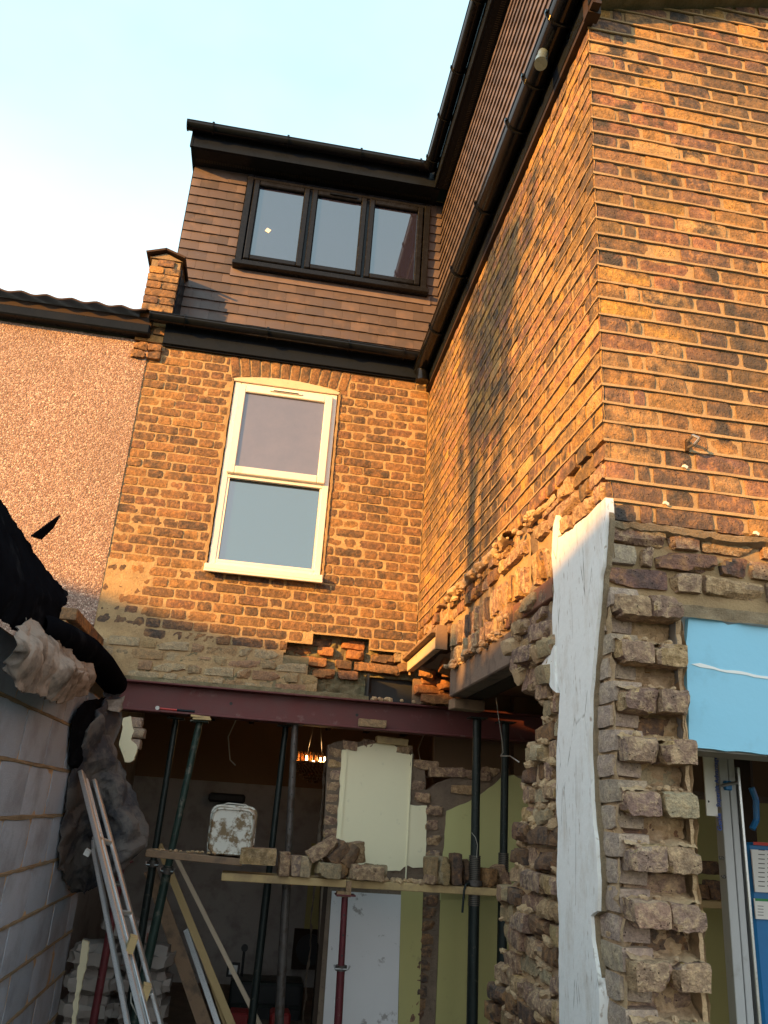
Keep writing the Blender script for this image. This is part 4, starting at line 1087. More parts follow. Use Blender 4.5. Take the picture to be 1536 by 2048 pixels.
# white plaster strip
PLP = [(1103, 1110), (1106, 1052), (1112, 1030), (1117, 1078), (1133, 1064), (1146, 1058), (1150, 1050), (1176, 1030), (1210, 995), (1212, 1040), (1209, 1090), (1206, 1130), (1201, 1150), (1198, 1200), (1192, 1260), (1187, 1320), (1180, 1400), (1179, 1500), (1183, 1600), (1191, 1680), (1196, 1760), (1195, 1822), (1181, 1832), (1184, 1880), (1195, 1950), (1199, 2000), (1197, 2060), (1119, 2060), (1117, 1950), (1118, 1850), (1113, 1760), (1116, 1650), (1112, 1600), (1113, 1500), (1118, 1420), (1120, 1385), (1110, 1340), (1106, 1290), (1104, 1230), (1108, 1180)]
MB().plate(jag(P(PLP, 0, -.022), .02, .002, 8), (.03, 0, 0)).build('white_plaster', m_plaster, pr)
MB().plate(jag(P([(1083, 1330), (1108, 1290), (1112, 1385), (1098, 1368)], 0, -.03), .02, .004, 9), (.02, 0, 0)).build('plaster_scrap', m_plaster, pr)
MB().plate(jag(P([(u+ (9 if i < 25 and i > 8 else 0), v) for i, (u, v) in enumerate(PLP)], 0, -.010), .02, .003, 12), (.016, 0, 0)).build('plaster_backing', m_mort, pr)

# ============================================================ BLUE WALL + DOORWAY
bw = root('painted_wall', (.9, YC+.05, 1.93), 'sky blue painted wall over the doorway, scarred by a pale scrape', 'wall')
q = [at(u, v, 1, YC+.012) for u, v in ((1377, 1236), (1392, 1232), (1440, 1240), (1455, 1250), (1478, 1246), (1536, 1256))]
q += [Vector((1.75, YC+.012, 2.33)), Vector((1.75, YC+.012, 1.926)), at(1379, 1494, 1, YC+.012), at(1376, 1400, 1, YC+.012), at(1374, 1340, 1, YC+.012), at(1371, 1300, 1, YC+.012)]
MB().plate(jag(q, .04, .002, 3), (0, .02, 0)).build('paint_face', m_blue, bw)
MB().box((1.0, YC+.12, 2.16), (1.52, .17, .464)).build('lintel_core', m_grey, bw)
pts = [at(u, v, 1, YC+.010) for u, v in ((1383, 1328), (1400, 1326), (1440, 1338), (1480, 1342), (1536, 1353), (1536, 1358), (1480, 1348), (1440, 1342), (1400, 1334))]
MB().plate(jag(pts, .02, .0015, 4), (0, .002, 0)).build('scrape', m_white, bw)
mb = MB(); n = 60
rough_sheet(mb, (.24, YC-.003, 2.348), (1.5, 0, 0), (0, 0, .042), 90, 5, (0, -1, 0), .014, 140); mb.build('plaster_edge', m_mort, bw, kind='stuff')
# outrigger room
orr = root('outrigger_room', (1.3, -1.6, 0), 'dark room inside the outrigger seen through the doorway', 'room', kind='structure')
MB().box((1.9, -1.55, 2.60), (3.3, 3.3, .05)).box((1.80, .3, 2.74), (3.1, 7.1, .04)).box((3.33, .3, 4.0), (.06, 7.2, 8.0)).build('ceiling', m_brownwall, orr)
for i in range(7): MB().box((.45+i*.4, -1.72, 2.53), (.05, 2.9, .1)).build('joist', m_darkwood, orr)
MB().box((3.15, -1.4, 1.3), (.1, 3.9, 2.6)).build('side_wall', m_brownwall, orr)
MB().box((1.7, -1.7, .0), (2.9, 3.2, .03)).build('floor', m_rub, orr)
MB().box((2.5, YC+.12, 1.0), (1.2, .2, 2.0)).build('door_side_wall', m_grey, orr)
# lifting machine (mast with lettering) inside the doorway
yg = -2.75
def G(u, v, y=yg): return at(u, v, 1, y)
lf = root('material_lift', (G(1480, 2040).x, yg, .0), 'tall silver hand-winch lift mast with blue lettering standing in the doorway', 'lift')
def mastbar(u1, v1, u2, v2, w, d, y, mat, name):
    a = G(u1, v1, y); b = G(u2, v2, y); b = a+(b-a)*((a.z-.05)/(a.z-b.z)); a = a+(a-b)*.02
    return MB().bar(a, b, w, d, up=(0, 1, 0), bev=.002).build(name, mat, lf)
mastbar(1438, 1515, 1476, 2048, .036, .05, yg, m_alu2, 'inner_mast')
mastbar(1455, 1515, 1495, 2048, .026, .045, yg+.004, m_alu2, 'middle_mast')
mastbar(1462, 1560, 1503, 2048, .036, .03, yg+.03, m_propb, 'mast_channel')
mastbar(1471, 1555, 1513, 2048, .012, .05, yg-.002, m_alu, 'outer_rail')
a = G(1416, 1505, yg-.02); b = G(1424, 1632, yg-.02); MB().bar(a, b, .045, .006, up=(0, 1, 0)).build('flat_bracket', m_pvc, lf)
MB().cyl(G(1417, 1603, yg-.024), G(1417, 1603, yg-.022), .004, 10).build('bolt_hole', m_blk, lf)
MB().cyl(G(1443, 1571, yg-.05), G(1475, 1565, yg-.05), .006, 8).build('locking_pin', m_steelhd, lf)
MB().box(G(1455, 1571, yg-.03), (.03, .02, .035), bev=.004).build('latch', m_bluelift, lf)
def text(body, p, right, up, size, mat, parent, name='lettering'):
    cu = bpy.data.curves.new(name, 'FONT'); cu.body = body; cu.size = size; cu.extrude = .0004; cu.offset = .0005; cu.align_x = 'LEFT'; cu.align_y = 'CENTER'; cu.resolution_u = 2
    o = bpy.data.objects.new(name, cu); COL.objects.link(o)
    deps = bpy.context.evaluated_depsgraph_get(); me = bpy.data.meshes.new_from_object(o.evaluated_get(deps)); bpy.data.objects.remove(o)
    r = Vector(right).normalized(); u = Vector(up); u = (u-r*u.dot(r)).normalized(); n = r.cross(u)
    m = Matrix((r, u, n)).transposed().to_4x4(); m.translation = Vector(p)
    me.transform(m); me.transform(Matrix.Translation(-wloc(parent))); me.materials.clear()
    return link(name, me, parent, mat)
yt = yg-.0275
d1 = G(1437, 1515, yg)-G(1475, 2048, yg)
text('Genie', G(1440.5, 1662, yt), d1, (-1, 0, 0), .026, m_ink, lf)
text('Superlift Advantage', G(1437.5, 1614, yt), d1, (-1, 0, 0), .0235, m_ink, lf)
text('5', G(1444, 1720, yt), d1, (-1, 0, 0), .03, m_blk, lf, 'height_mark'); text('6', G(1448, 1758, yt), d1, (-1, 0, 0), .03, m_blk, lf, 'height_mark')
yb2 = -2.45
def GB(u, v): return at(u, v, 1, yb2)
MB().box(GB(1536, 1700)+Vector((.02, .06, -.45)), (.20, .08, .95), bev=.01).build('blue_housing', m_bluelift, lf)
a = GB(1504, 1660)
MB().tube([GB(1503, 1575), GB(1512, 1600), GB(1513, 1640), GB(1504, 1658)], .013).build('blue_handle', m_bluelift, lf)
MB().box(GB(1528, 1742), (.10, .006, .16)).build('data_label', m_white, lf)
MB().box(GB(1528, 1688)+Vector((0, -.004, 0)), (.10, .002, .012)).build('label_band', m_redp, lf)
MB().box(GB(1530, 1818), (.09, .006, .075)).build('warning_label', m_white, lf)
MB().box(GB(1530, 1800)+Vector((0, -.004, 0)), (.09, .002, .01)).build('label_band', m_grnp, lf)
mb = MB()
for k in range(9): mb.box(GB(1522, 1700+k*9)+Vector((0, -.004, 0)), (.028, .001, .003))
for k in range(9): mb.box(GB(1540, 1700+k*9)+Vector((0, -.004, 0)), (.028, .001, .003))
for k in range(4): mb.box(GB(1520, 1812+k*6)+Vector((0, -.004, 0)), (.025, .001, .002))
mb.build('small_print', m_blk, lf, kind='stuff')
solo(MB().bar((1.0, -2.2, 2.35), (2.2, -2.2, 2.3), .1, .05).bar((1.2, -2.0, .1), (1.35, -1.9, 2.4), .08, .03), 'stored_timber', m_darkwood, 'dark timber stored upright inside the doorway', 'timber')

# ============================================================ EAVES, GUTTERS
def gutter(name, a, b, label, r=.056, brackets=(), fwd=None, cap0=True, cap1=False):
    """half round gutter from a to b; lip on top"""
    a = Vector(a); b = Vector(b); d = (b-a).normalized(); side = Vector((0, 0, 1)).cross(d).normalized()
    t = root(name, a, label, 'gutter', 'black plastic gutters')
    n = 10; vs = []; fs = []
    for p in (a, b):
        for rr in (r, r-.004):
            for i in range(n+1):
                an = math.pi*i/n; vs.append(p+side*math.cos(an)*rr-Vector((0, 0, 1))*math.sin(an)*rr)
    m = n+1
    for i in range(n):
        fs.append((i, i+1, 2*m+i+1, 2*m+i)); fs.append((m+i, 3*m+i, 3*m+i+1, m+i+1))
    fs.append((0, 2*m, 3*m, m)); fs.append((n, m+n, 3*m+n, 2*m+n))
    mb = MB().add(vs, fs, True)
    for s in (-1, 1): mb.cyl(a+side*s*r, b+side*s*r, .0055, 8)
    mb.build('channel', m_blackp, t)
    for f in brackets:
        p = a+(b-a)*f; mb = MB()
        for i in range(n):
            a0 = math.pi*i/n; a1 = math.pi*(i+1)/n
            mb.bar(p+side*math.cos(a0)*(r+.003)-Vector((0, 0, 1))*math.sin(a0)*(r+.003), p+side*math.cos(a1)*(r+.003)-Vector((0, 0, 1))*math.sin(a1)*(r+.003), .022, .006, up=d)
        for s in (-1, 1): mb.box(p+side*s*(r+.002)+Vector((0, 0, .004)), (.02, .02, .016))
        mb.build('bracket', m_blackp, t)
    for p, use, s in ((a, cap0, -1), (b, cap1, 1)):
        if use:
            vs = [p+side*math.cos(math.pi*i/n)*(r+.006)-Vector((0, 0, 1))*math.sin(math.pi*i/n)*(r+.006) for i in range(n+1)]
            MB().prism(vs, d*s*.012).build('end_cap', m_blackp, t)
    return t
yfas = -.03
ef = root('eaves_board', (-1.1, yfas, 5.09), 'black lower fascia board between the rear brick wall and the tiled dormer', 'fascia')
MB().box((-1.10, yfas, 5.20), (2.19, .022, .218), bev=.003).build('board', m_fascia, ef)
MB().box((-1.10, yfas+.06, 5.085), (2.19, .1, .01)).build('soffit', m_fascia, ef)
gutter('gutter', (-2.30, -.11, 5.285), (-.10, -.11, 5.265), 'lower rear gutter over the white window, running under the tiles', brackets=(.12, .42, .72, .93))
sf = root('eaves_board', (-.02, -1.6, 5.0), 'dark side fascia board above the sooty side wall', 'fascia')
MB().box((-.018, -1.72, 5.13), (.022, 3.60, .20), bev=.003).build('board', m_fascia, sf)
MB().box((-.004, -1.72, 5.02), (.04, 3.50, .035)).build('brown_batten', m_soffbr, sf)
MB().box((-.0, YC-.05, 5.08), (.06, .05, .17)).build('end_board', m_soffbr, sf)
gs = gutter('gutter', (-.085, -3.46, 5.185), (-.085, .0, 5.17), 'long lower side gutter climbing to the top of the picture', r=.062, brackets=(.06, .16, .24, .42, .60, .8), cap0=True, cap1=True)
# angle to the gutter end and outlet stub
MB().cyl((-.085, -.12, 5.16), (-.085, -.12, 5.04), .05, 16).cyl((-.085, -.12, 5.045), (-.085, -.12, 5.02), .056, 16).build('running_outlet', m_blackp, gs)
p = at(1083, 120, 0, -.12)
mb = MB().cyl((-.11, p.y, 5.13), (-.125, p.y-.01, 5.06), .027, 18).cyl((-.122, p.y-.008, 5.075), (-.135, p.y-.03, 5.02), .031, 18); st = mb.build('outlet_stub', plain('grey_blue_plastic', (.10, .14, .17), .3), gs)

# dormer --------------------------------------------------
YD = .30; XD = .115
dm = root('dormer', (-1.1, YD, 5.4), 'brown tile-hung dormer with a black three-pane window on top of the house', 'dormer')
DX0 = -2.27; WDX0, WDX1, WDZ0, WDZ1 = -1.765, -.03, 6.155, 7.165
tile_v, tile_f = [], []
def tile_mesh(w, seed):
    R = random.Random(seed); h = .15; th = .011; nx_ = 4; vs = []; fs = []
    for k, (y, z) in enumerate(((-.026, -.05), (-.005, .105), (.006, .105), (-.010, -.05))):
        for i in range(nx_+1):
            x = -w/2+w*i/nx_; c = .0015*(1-(2*i/nx_-1)**2)
            vs.append(Vector((x, y-c+R.uniform(-.0006, .0006), z+(R.uniform(-.0012, .0012) if k in (0, 3) else 0))))
    m = nx_+1
    for k in range(4):
        for i in range(nx_): fs.append((k*m+i, k*m+i+1, ((k+1) % 4)*m+i+1, ((k+1) % 4)*m+i))
    fs.append(tuple(k*m for k in range(4))); fs.append(tuple(k*m+nx_ for k in (3, 2, 1, 0)))
    return vs, fs
TILE = [(.163, tile_mesh(.163, i)) for i in range(6)]
bt = Bricks(dm, m_tile, 'tile'); GA = .1
for i in range(0, 20):
    z = 5.32+i*GA
    if z > 7.12: break
    left = DX0+.10 if z < 5.9 else DX0
    u = left+(.0825 if i % 2 else 0)-.165; 
    while u < XD:
        a, b = max(u, left), min(u+.165, XD)
        segs = [(a, b)]
        if WDZ0-.10 < z+.0 < WDZ1: segs = spans_minus(segs, WDX0-.01, WDX1+.01)
        for s, e in segs:
            if e-s > .025:
                L0, (vs, fs) = TILE[random.randrange(6)]
                bt.it.append((Vector(((s+e)/2, YD-.004, z+random.uniform(-.0012, .0012))), ((e-s-.0012)/.163, 1, 1), Euler((random.uniform(-.012, .012), random.uniform(-.009, .009), 0)), ('t', L0, id(vs)), vs, fs, m_tile))
        u += .165
for z, x0_, x1_ in ((WDZ0-.175, WDX0-.0, WDX1+.03),):
    pass
bt.done('tiling')
MB().box(((DX0+XD)/2, YD+.03, 6.3), (XD-DX0-.02, .03, 2.0)).box((DX0+.005, YD+1.5, 6.3), (.03, 3.0, 2.0)).build('boarding', m_fascia, dm)
MB().box(((WDX0+WDX1)/2+.01, YD-.022, WDZ0-.055), (WDX1-WDX0+.08, .014, .09), Euler((-.08, 0, 0))).build('lead_apron', m_lead, dm)
# window of dormer
fr = root('window', (-.9, YD, WDZ0), 'dark grey three-pane dormer window with a white sticker on the left pane', 'window')
def frame(mb, x0, x1, z0, z1, w, y, d, bev=.004):
    for a in (x0+w/2, x1-w/2): mb.box((a, y, (z0+z1)/2), (w, d, z1-z0), bev=bev)
    for a in (z0+w/2, z1-w/2): mb.box(((x0+x1)/2, y+.0007, a), (x1-x0-2*w, d-.0014, w), bev=bev)
mb = MB(); frame(mb, WDX0, WDX1, WDZ0, WDZ1, .055, YD-.035, .09)
cols = [WDX0+.055+(WDX1-WDX0-.11)*k/3 for k in range(4)]
for xx in cols[1:3]: mb.box((xx, YD-.03, (WDZ0+WDZ1)/2), (.03, .07, WDZ1-WDZ0-.11), bev=.003)
mb.box(((WDX0+WDX1)/2, YD-.06, WDZ0-.0), (WDX1-WDX0+.04, .10, .04), bev=.005)
mb.build('outer_frame', m_frame, fr)
for k in range(3):
    a, b = cols[k]+.012, cols[k+1]-.012
    mb = MB(); frame(mb, a, b, WDZ0+.06, WDZ1-.06, .052, YD-.065, .05, .008); s_ = mb.build('sash', m_frame, fr)
    MB().box(((a+b)/2, YD-.05, (WDZ0+WDZ1)/2), (b-a-.09, .008, WDZ1-WDZ0-.21)).build('pane', m_glass, s_)
    mb = MB(); frame(mb, a+.05, b-.05, WDZ0+.11, WDZ1-.11, .006, YD-.058, .008, 0); mb.build('gasket', m_blackp, s_)
    if k == 0:
        p = at(536, 461, 1, YD-.056); MB().box((p.x, YD-.056, p.z), (.042, .002, .042), Euler((0, .5, 0))).build('sticker', m_white, s_)
MB().box((cols[1]+.3, YD-.095, WDZ1-.085), (.26, .02, .022), bev=.003).build('trickle_vent', m_blackp, fr)
# upper eaves on the dormer
ue = root('eaves_board', (-1.1, .05, 7.2), 'black top fascia and vented soffit over the dormer window', 'fascia')
MB().box(((DX0-.03-.034)/2, .055, 7.305), (2.266, .022, .19)).box((-.02, .03, 7.36), (.06, .08, .08)).build('board', m_fascia, ue)
MB().box((-1.13, .17, 7.213), (2.30, .21, .012)).build('soffit', m_fascia, ue)
mb = MB()
for k in range(150): mb.box((-2.25+k*.0148, .20, 7.2055), (.006, .035, .003))
mb.build('vent_slots', m_blk, ue, kind='stuff')
MB().box((-2.285, .2, 7.30), (.015, .32, .19)).build('end_board', m_fascia, ue)
gutter('gutter', (-2.33, -.02, 7.39), (-.085, -.02, 7.385), 'upper rear gutter along the top of the dormer', brackets=(.1, .4, .7, .95), cap1=False)
us = root('eaves_board', (-.05, -2.4, 7.2), 'black top fascia and vented soffit along the side dormer', 'fascia')
MB().box((-.022, -1.65, 7.305), (.022, 3.4, .19), bev=.003).build('board', m_fascia, us)
MB().box((.055, -1.65, 7.213), (.13, 3.4, .012)).build('soffit', m_fascia, us)
mb = MB()
for k in range(190): mb.box((.06, .0-k*.0175, 7.2055), (.035, .007, .003))
mb.build('vent_slots', m_blk, us, kind='stuff')
gutter('gutter', (-.095, -3.4, 7.395), (-.095, .0, 7.385), 'upper side gutter rising against the sky', brackets=(.3, .5, .68, .82, .96), cap0=True)
# side dormer tiles
sdm = root('side_dormer', (XD, -2.2, 5.3), 'tile-hung upper side of the outrigger between the two side gutters', 'dormer')
bt = Bricks(sdm, m_tile, 'tile')
for i in range(0, 20):
    z = 5.32+i*GA
    if z > 7.12: break
    u = -3.35+(.0825 if i % 2 else 0)
    while u < YD:
        a, b = u, min(u+.165, YD)
        if b-a > .03:
            L0, (vs, fs) = TILE[random.randrange(6)]
            bt.it.append((Vector((XD-.004, (a+b)/2, z)), ((b-a-.0012)/.163, 1, 1), Euler((0, 0, -math.pi/2)), ('t', L0, id(vs)), vs, fs, m_tile))
        u += .165
bt.done('tiling')
MB().box((XD+.03, -1.5, 6.3), (.03, 3.68, 2.1)).box((XD+1.25, -3.3, 6.3), (2.4, .05, 2.1)).build('boarding', m_fascia, sdm)
rf = root('flat_roof', (0, 0, 7.4), 'flat roof deck over both dormers', 'roof', kind='structure')
MB().box((-1.05, 2.2, 7.41), (2.5, 4.2, .03)).box((1.5, .4, 7.43), (3.0, 7.5, .03)).build('deck', m_fascia, rf)

# party-wall upstand with pitched cap
pu = root('parapet_pier', (-2.3, 0, 5.1), 'small brick party-wall upstand with a pitched slate cap beside the dormer', 'parapet')
b_ = Bricks(pu, m_stock, 'brick', 60)
for i in range(11):
    z = 5.13+i*.0735
    x0_, x1_ = -2.42, -2.165
    if i > 9: x0_, x1_ = -2.36, -2.22
    seg = ([(x0_, (x0_+x1_)/2-.005), ((x0_+x1_)/2+.005, x1_)] if i % 2 else [(x0_, x1_)])
    for a, c_ in seg: b_.put(((a+c_)/2, .03, z), c_-a, jr(RX, .02), (STR, HDR), mat=m_stock)
b_.done()
MB().box((-2.293, .2, 5.47), (.235, .40, .86)).build('core', m_mort, pu)
MB().box((-2.163, .23, 5.55), (.012, .4, .62)).build('dark_side_face', m_fascia, pu)  # thin near-black sheet over the right side face of the upstand
MB().bar((-2.46, .2, 5.93), (-2.30, .2, 5.99), .5, .018, up=(-.45, 0, .9)).bar((-2.31, .2, 5.99), (-2.14, .2, 5.93), .5, .018, up=(.45, 0, .9)).build('cap', m_slate, pu)
MB().prism([(-2.43, -.015, 5.905), (-2.30, -.015, 5.965), (-2.16, -.015, 5.905)], (0, .3, 0)).build('cap_bedding', m_mort, pu)

# corbel of bricks under the gutter end
cb2 = Bricks(rw, m_dull, 'corbel_brick', 12)
for x, z in ((-2.36, 5.05), (-2.25, 4.98), (-2.37, 4.975), (-2.25, 5.05)): cb2.put((x, .02, z), .11, jr(RX, .03), (RB, RH))
cb2.done()

# ============================================================ NEIGHBOUR
nb = root('neighbour_house', (-4.5, .1, 0), 'pebbledashed rear wall of the next house with ragged tiled eaves', 'house')
MB().box((-5.65, .10, 3.95), (6.70, .2, 2.32)).build('pebbledash_wall', m_pebble, nb)
MB().box((-5.65, .12, 1.4), (6.70, .2, 2.8)).build('lower_wall', m_pebble, nb)
MB().box((-5.65, -.05, 5.165), (6.70, .10, .085), bev=.01).build('old_gutter_board', m_fascia, nb)
MB().box((-5.65, .06, 5.245), (6.70, .26, .07)).build('fascia', m_soffbr, nb)
rt = Bricks(nb, m_slate, 'roof_tile', 200)
pv = []; pf = []
nxp = 8
for yy, zz in ((-.16, 0), (.25, .2)):
    for s in (0, 1):
        for i in range(nxp+1):
            f = i/nxp; pv.append(Vector((-.15+.3*f, yy, zz+.011*math.cos(f*2*math.pi)*(1 if abs(f-.5) < .6 else 1)+(.014 if s else 0))))
m_ = nxp+1
for i in range(nxp):
    pf += [(i, i+1, 2*m_+i+1, 2*m_+i), (m_+i, 3*m_+i, 3*m_+i+1, m_+i+1), (i, m_+i, m_+i+1, i+1)]
me = None
for k in range(26):
    for r_ in range(4):
        rt.it.append((Vector((-2.44-k*.19, -.0+r_*.34, 5.285+r_*.17)), (.667, 1, 1), Euler((0, 0, 0)), ('pan', 0), pv, pf, m_slate))
rt.done('roof_tiling')
fn = root('timber_fence', (-2.3, -.4, 1.5), 'orange-brown close-boarded fence below a brick coping, beyond the block wall', 'fence')
for k in range(8): MB().box((-2.26, -.05-k*.125, 2.1), (.02, .118, 1.02)).build('board', m_fence, fn)
for k in range(4):
    MB().box((-2.27, -.13-k*.232, 2.66), (.12, .225, .07), bev=.004).build('coping_brick', m_dull, fn)

# ============================================================ BLOCK WALL, left
XW = -2.07; ZT = 2.36
bl = root('block_wall', (XW, -2.2, 0), 'grey concrete block garden wall at the left under the tarpaulin', 'wall')
blk = variants(.44, .215, .10, 5, 210, .0012, .25, 8, 1, 4)
bb = Bricks(bl, m_block, 'block', 200)
zc0 = 1.79-.225*8+.1125
for i in range(11):
    z = 1.79+.225*2-.1125-i*.225
    if z < 0: break
    u = .0+(.225 if i % 2 else 0)
    y = -.0-(.225 if i % 2 else 0); 
    if i % 2: bb.put((XW-.05, -.11, z), .21, Euler((0, 0, math.pi/2)), (blk, blk))
    while y > -6.8:
        bb.put((XW-.05+random.uniform(-.002, .002), y-.225, z), .438, Euler((0, 0, math.pi/2)), (blk, blk)); y -= .45
bb.done()
mb = MB(); rough_sheet(mb, (XW-.006, 0, .0), (0, -6.8, 0), (0, 0, ZT-.12), 160, 60, (1, 0, 0), .006, 77)
mb.build('mortar', m_dust, bl, kind='stuff')
mb = MB()
for i in range(10):
    z = 1.79+.225-i*.225
    if z < 0: break
    n = 150; vs = []; fs = []
    for k in range(n+1):
        y = -4.5*k/n
        w = .005+.007*max(0, N((y, z, 0), 4, 6)+.2)
        for o, dz in ((-.004, w), (.003+.004*N((y, z, 5), 20), w*.5), (.003+.003*N((y, z, 9), 22), -w), (-.004, -w*1.2)):
            vs.append(Vector((XW+o, y, z+dz+.002*N((y, z, 2), 9))))
    for k in range(n):
        for j in range(3): fs.append((k*4+j, k*4+j+1, (k+1)*4+j+1, (k+1)*4+j))
    mb.add(vs, fs, True)
mb.build('mortar_smear', m_mort, bl)
# remains of plaster on the old wall end behind
rp = root('broken_wall', (-1.98, -.02, 0), 'scrap of cream plastered brick left standing between tarpaulin and steel beam', 'wall')
MB().plate(jag(P([(246, 1436), (262, 1432), (268, 1462), (262, 1480), (275, 1495), (268, 1520), (250, 1524), (238, 1490)], 1, -.03), .02, .004, 3), (0, .05, 0)).build('plaster', m_cream, rp)
kb = Bricks(rp, m_purp, 'brick', 20)
for u, v in ((270, 1444), (274, 1466), (266, 1488)):
    p = at(u, v, 1, .0); kb.put((p.x, .03, p.z), .1, jr(RX, .05), (RB, RH), mat=m_pink)
kb.done()
MB().plate(jag(P([(165, 1880), (178, 1885), (172, 1930), (158, 1990), (150, 2060), (140, 2060)], 1, -.02), .02, .004, 5), (0, .03, 0)).build('plaster', m_cream, rp)

# ============================================================ TARPAULIN AND FELT
def cloth(name, prof, mat, label, cat, seed, nu=64, nv=48, amp=.02, thick=.003):
    """prof: list of rows, each a list of 3-D points; interpolated as a surface with creases"""
    rows = []
    def cat_(ps, f):
        f *= len(ps)-1; i = min(int(f), len(ps)-2); g_ = f-i
        p0 = ps[max(i-1, 0)]; p1 = ps[i]; p2 = ps[i+1]; p3 = ps[min(i+2, len(ps)-1)]
        return .5*((2*p1)+(p2-p0)*g_+(2*p0-5*p1+4*p2-p3)*g_*g_+(3*p1-p0-3*p2+p3)*g_**3)
    vs = []; fs = []
    prof = [[Vector(p) for p in r] for r in prof]
    for j in range(nv+1):
        for i in range(nu+1):
            col = [cat_(r, i/nu) for r in prof]; p = cat_(col, j/nv)
            d1 = noise.voronoi(p*5.5+Vector((seed, 0, 0)))[0]; d2 = noise.voronoi(p*13+Vector((0, seed, 0)))[0]
            e = (d1[1]-d1[0])*1.5-.45; f = (d2[1]-d2[0])*.8-.25; g2 = noise.noise(p*3+Vector((seed, 4, 0)))
            p = p+Vector(((e+f*.5)*amp, (f+g2*1.2)*amp*.8, (f*.7+g2)*amp*.8))
            if i in (0, nu) or j in (0, nv): p += Vector((N(p, 25, seed), N(p, 25, seed+1), N(p, 25, seed+2)))*.008
            vs.append(p)
    m = nu+1
    for j in range(nv):
        for i in range(nu): fs.append((j*m+i, j*m+i+1, (j+1)*m+i+1, (j+1)*m+i))
    mb = MB().add(vs, fs, True); o = solo(mb, name, mat, label, cat)
    o.data.set_sharp_from_angle(angle=rad(16))
    sm = o.modifiers.new('thickness', 'SOLIDIFY'); sm.thickness = thick
    return o
def A(u, v, x): return at(u, v, 0, x)
cloth('tarpaulin', [[A(-30, 965, -2.12), A(5, 1003, -2.12), A(70, 1105, -2.10), A(105, 1150, -2.08), A(137, 1190, -2.06)],
                    [A(-30, 1078, -1.98), A(0, 1090, -1.98), A(40, 1150, -1.97), A(90, 1190, -1.98), A(128, 1215, -2.0)],
                    [A(-30, 1235, -2.0), A(0, 1240, -1.99), A(30, 1262, -1.99), A(70, 1275, -1.99), A(105, 1290, -1.99)]], m_tarp, 'black polythene sheet draped over the block wall, sharp-edged against the pebbledash', 'tarpaulin', 3, amp=.014)
solo(MB().plate([A(60, 1072, -2.06), A(90, 1050, -2.05), A(118, 1030, -2.05), A(104, 1055, -2.05), A(80, 1078, -2.06)], (.004, .01, 0)), 'polythene_flap', m_tarp, 'pointed flap of black plastic sticking up from the tarpaulin', 'tarpaulin')
cloth('roofing_membrane', [[A(60, 1235, -1.97), A(95, 1265, -1.96), A(120, 1285, -1.95), A(150, 1310, -1.95), A(188, 1330, -1.95)],
                           [A(22, 1280, -1.93), A(65, 1300, -1.89), A(105, 1320, -1.90), A(140, 1345, -1.88), A(192, 1365, -1.92)],
                           [A(18, 1345, -1.96), A(45, 1375, -1.92), A(90, 1400, -1.93), A(120, 1405, -1.92), A(178, 1388, -1.95)]], m_paperf, 'creased brown membrane hanging in folds below the black sheet', 'membrane', 9, amp=.032)
# black roll lying along the top of the wall and hanging end
mb = MB(); pts = [A(96, 1258, -1.99), A(130, 1275, -1.99), A(170, 1300, -1.985), A(205, 1335, -1.98), A(228, 1365, -1.975)]
pts = [A(70, 1245, -2.02)]+pts; n = 14; vs = []; fs = []; S_ = []
for i, p in enumerate(pts): 
    r = (.05, .055, .06, .065, .075, .075)[i]
    for k in range(n):
        an = 2*math.pi*k/n; q = p+Vector((math.cos(an), 0, math.sin(an)))*r; q += Vector((N(q, 9, 2), N(q, 9, 3), N(q, 9, 4)))*.016; vs.append(q)
for i in range(len(pts)-1):
    for k in range(n): fs.append((i*n+k, i*n+(k+1) % n, (i+1)*n+(k+1) % n, (i+1)*n+k))
fs.append(tuple(range((len(pts)-1)*n, len(pts)*n)))
solo(MB().add(vs, fs, True), 'felt_roll', m_tarp, 'thick black roll of felt lying on top of the block wall, ending above the beam', 'roll')
cloth('roofing_felt', [[A(215, 1385, -2.0), A(235, 1370, -1.97), at(248, 1395, 1, -.75), at(246, 1420, 1, -.7)],
                       [A(165, 1480, -2.03), A(190, 1450, -1.97), at(225, 1450, 1, -.75), at(240, 1490, 1, -.68)],
                       [A(140, 1590, -2.04), A(175, 1600, -1.98), at(225, 1570, 1, -.8), at(275, 1590, 1, -.66)],
                       [A(125, 1700, -2.04), A(170, 1720, -1.98), at(245, 1690, 1, -.78), at(303, 1682, 1, -.64)],
                       [A(128, 1750, -2.05), A(160, 1790, -2.0), at(215, 1760, 1, -.78), at(262, 1722, 1, -.66)]], m_felt, 'dusty grey roofing felt hanging down over the end of the block wall behind the ladder', 'felt', 5, 56, 80, amp=.045)
cloth('polythene_sheet', [[A(170, 1400, -2.03), A(200, 1395, -2.0), A(232, 1385, -1.98)], [A(150, 1440, -2.04), A(180, 1440, -2.0), A(215, 1430, -1.98)], [A(140, 1530, -2.05), A(160, 1540, -2.02), A(180, 1520, -2.0)]], m_tarp, 'shadowed black sheet between membrane and hanging felt', 'tarpaulin', 15, 20, 20, amp=.02)
cloth('paper_scrap', [[at(214, 1400, 1, -.82), at(232, 1398, 1, -.8), at(250, 1390, 1, -.78)], [at(216, 1420, 1, -.84), at(234, 1424, 1, -.84), at(246, 1418, 1, -.8)]], m_paperf, 'small torn brown membrane scrap at the end of the felt roll', 'membrane', 19, 12, 8, amp=.015)

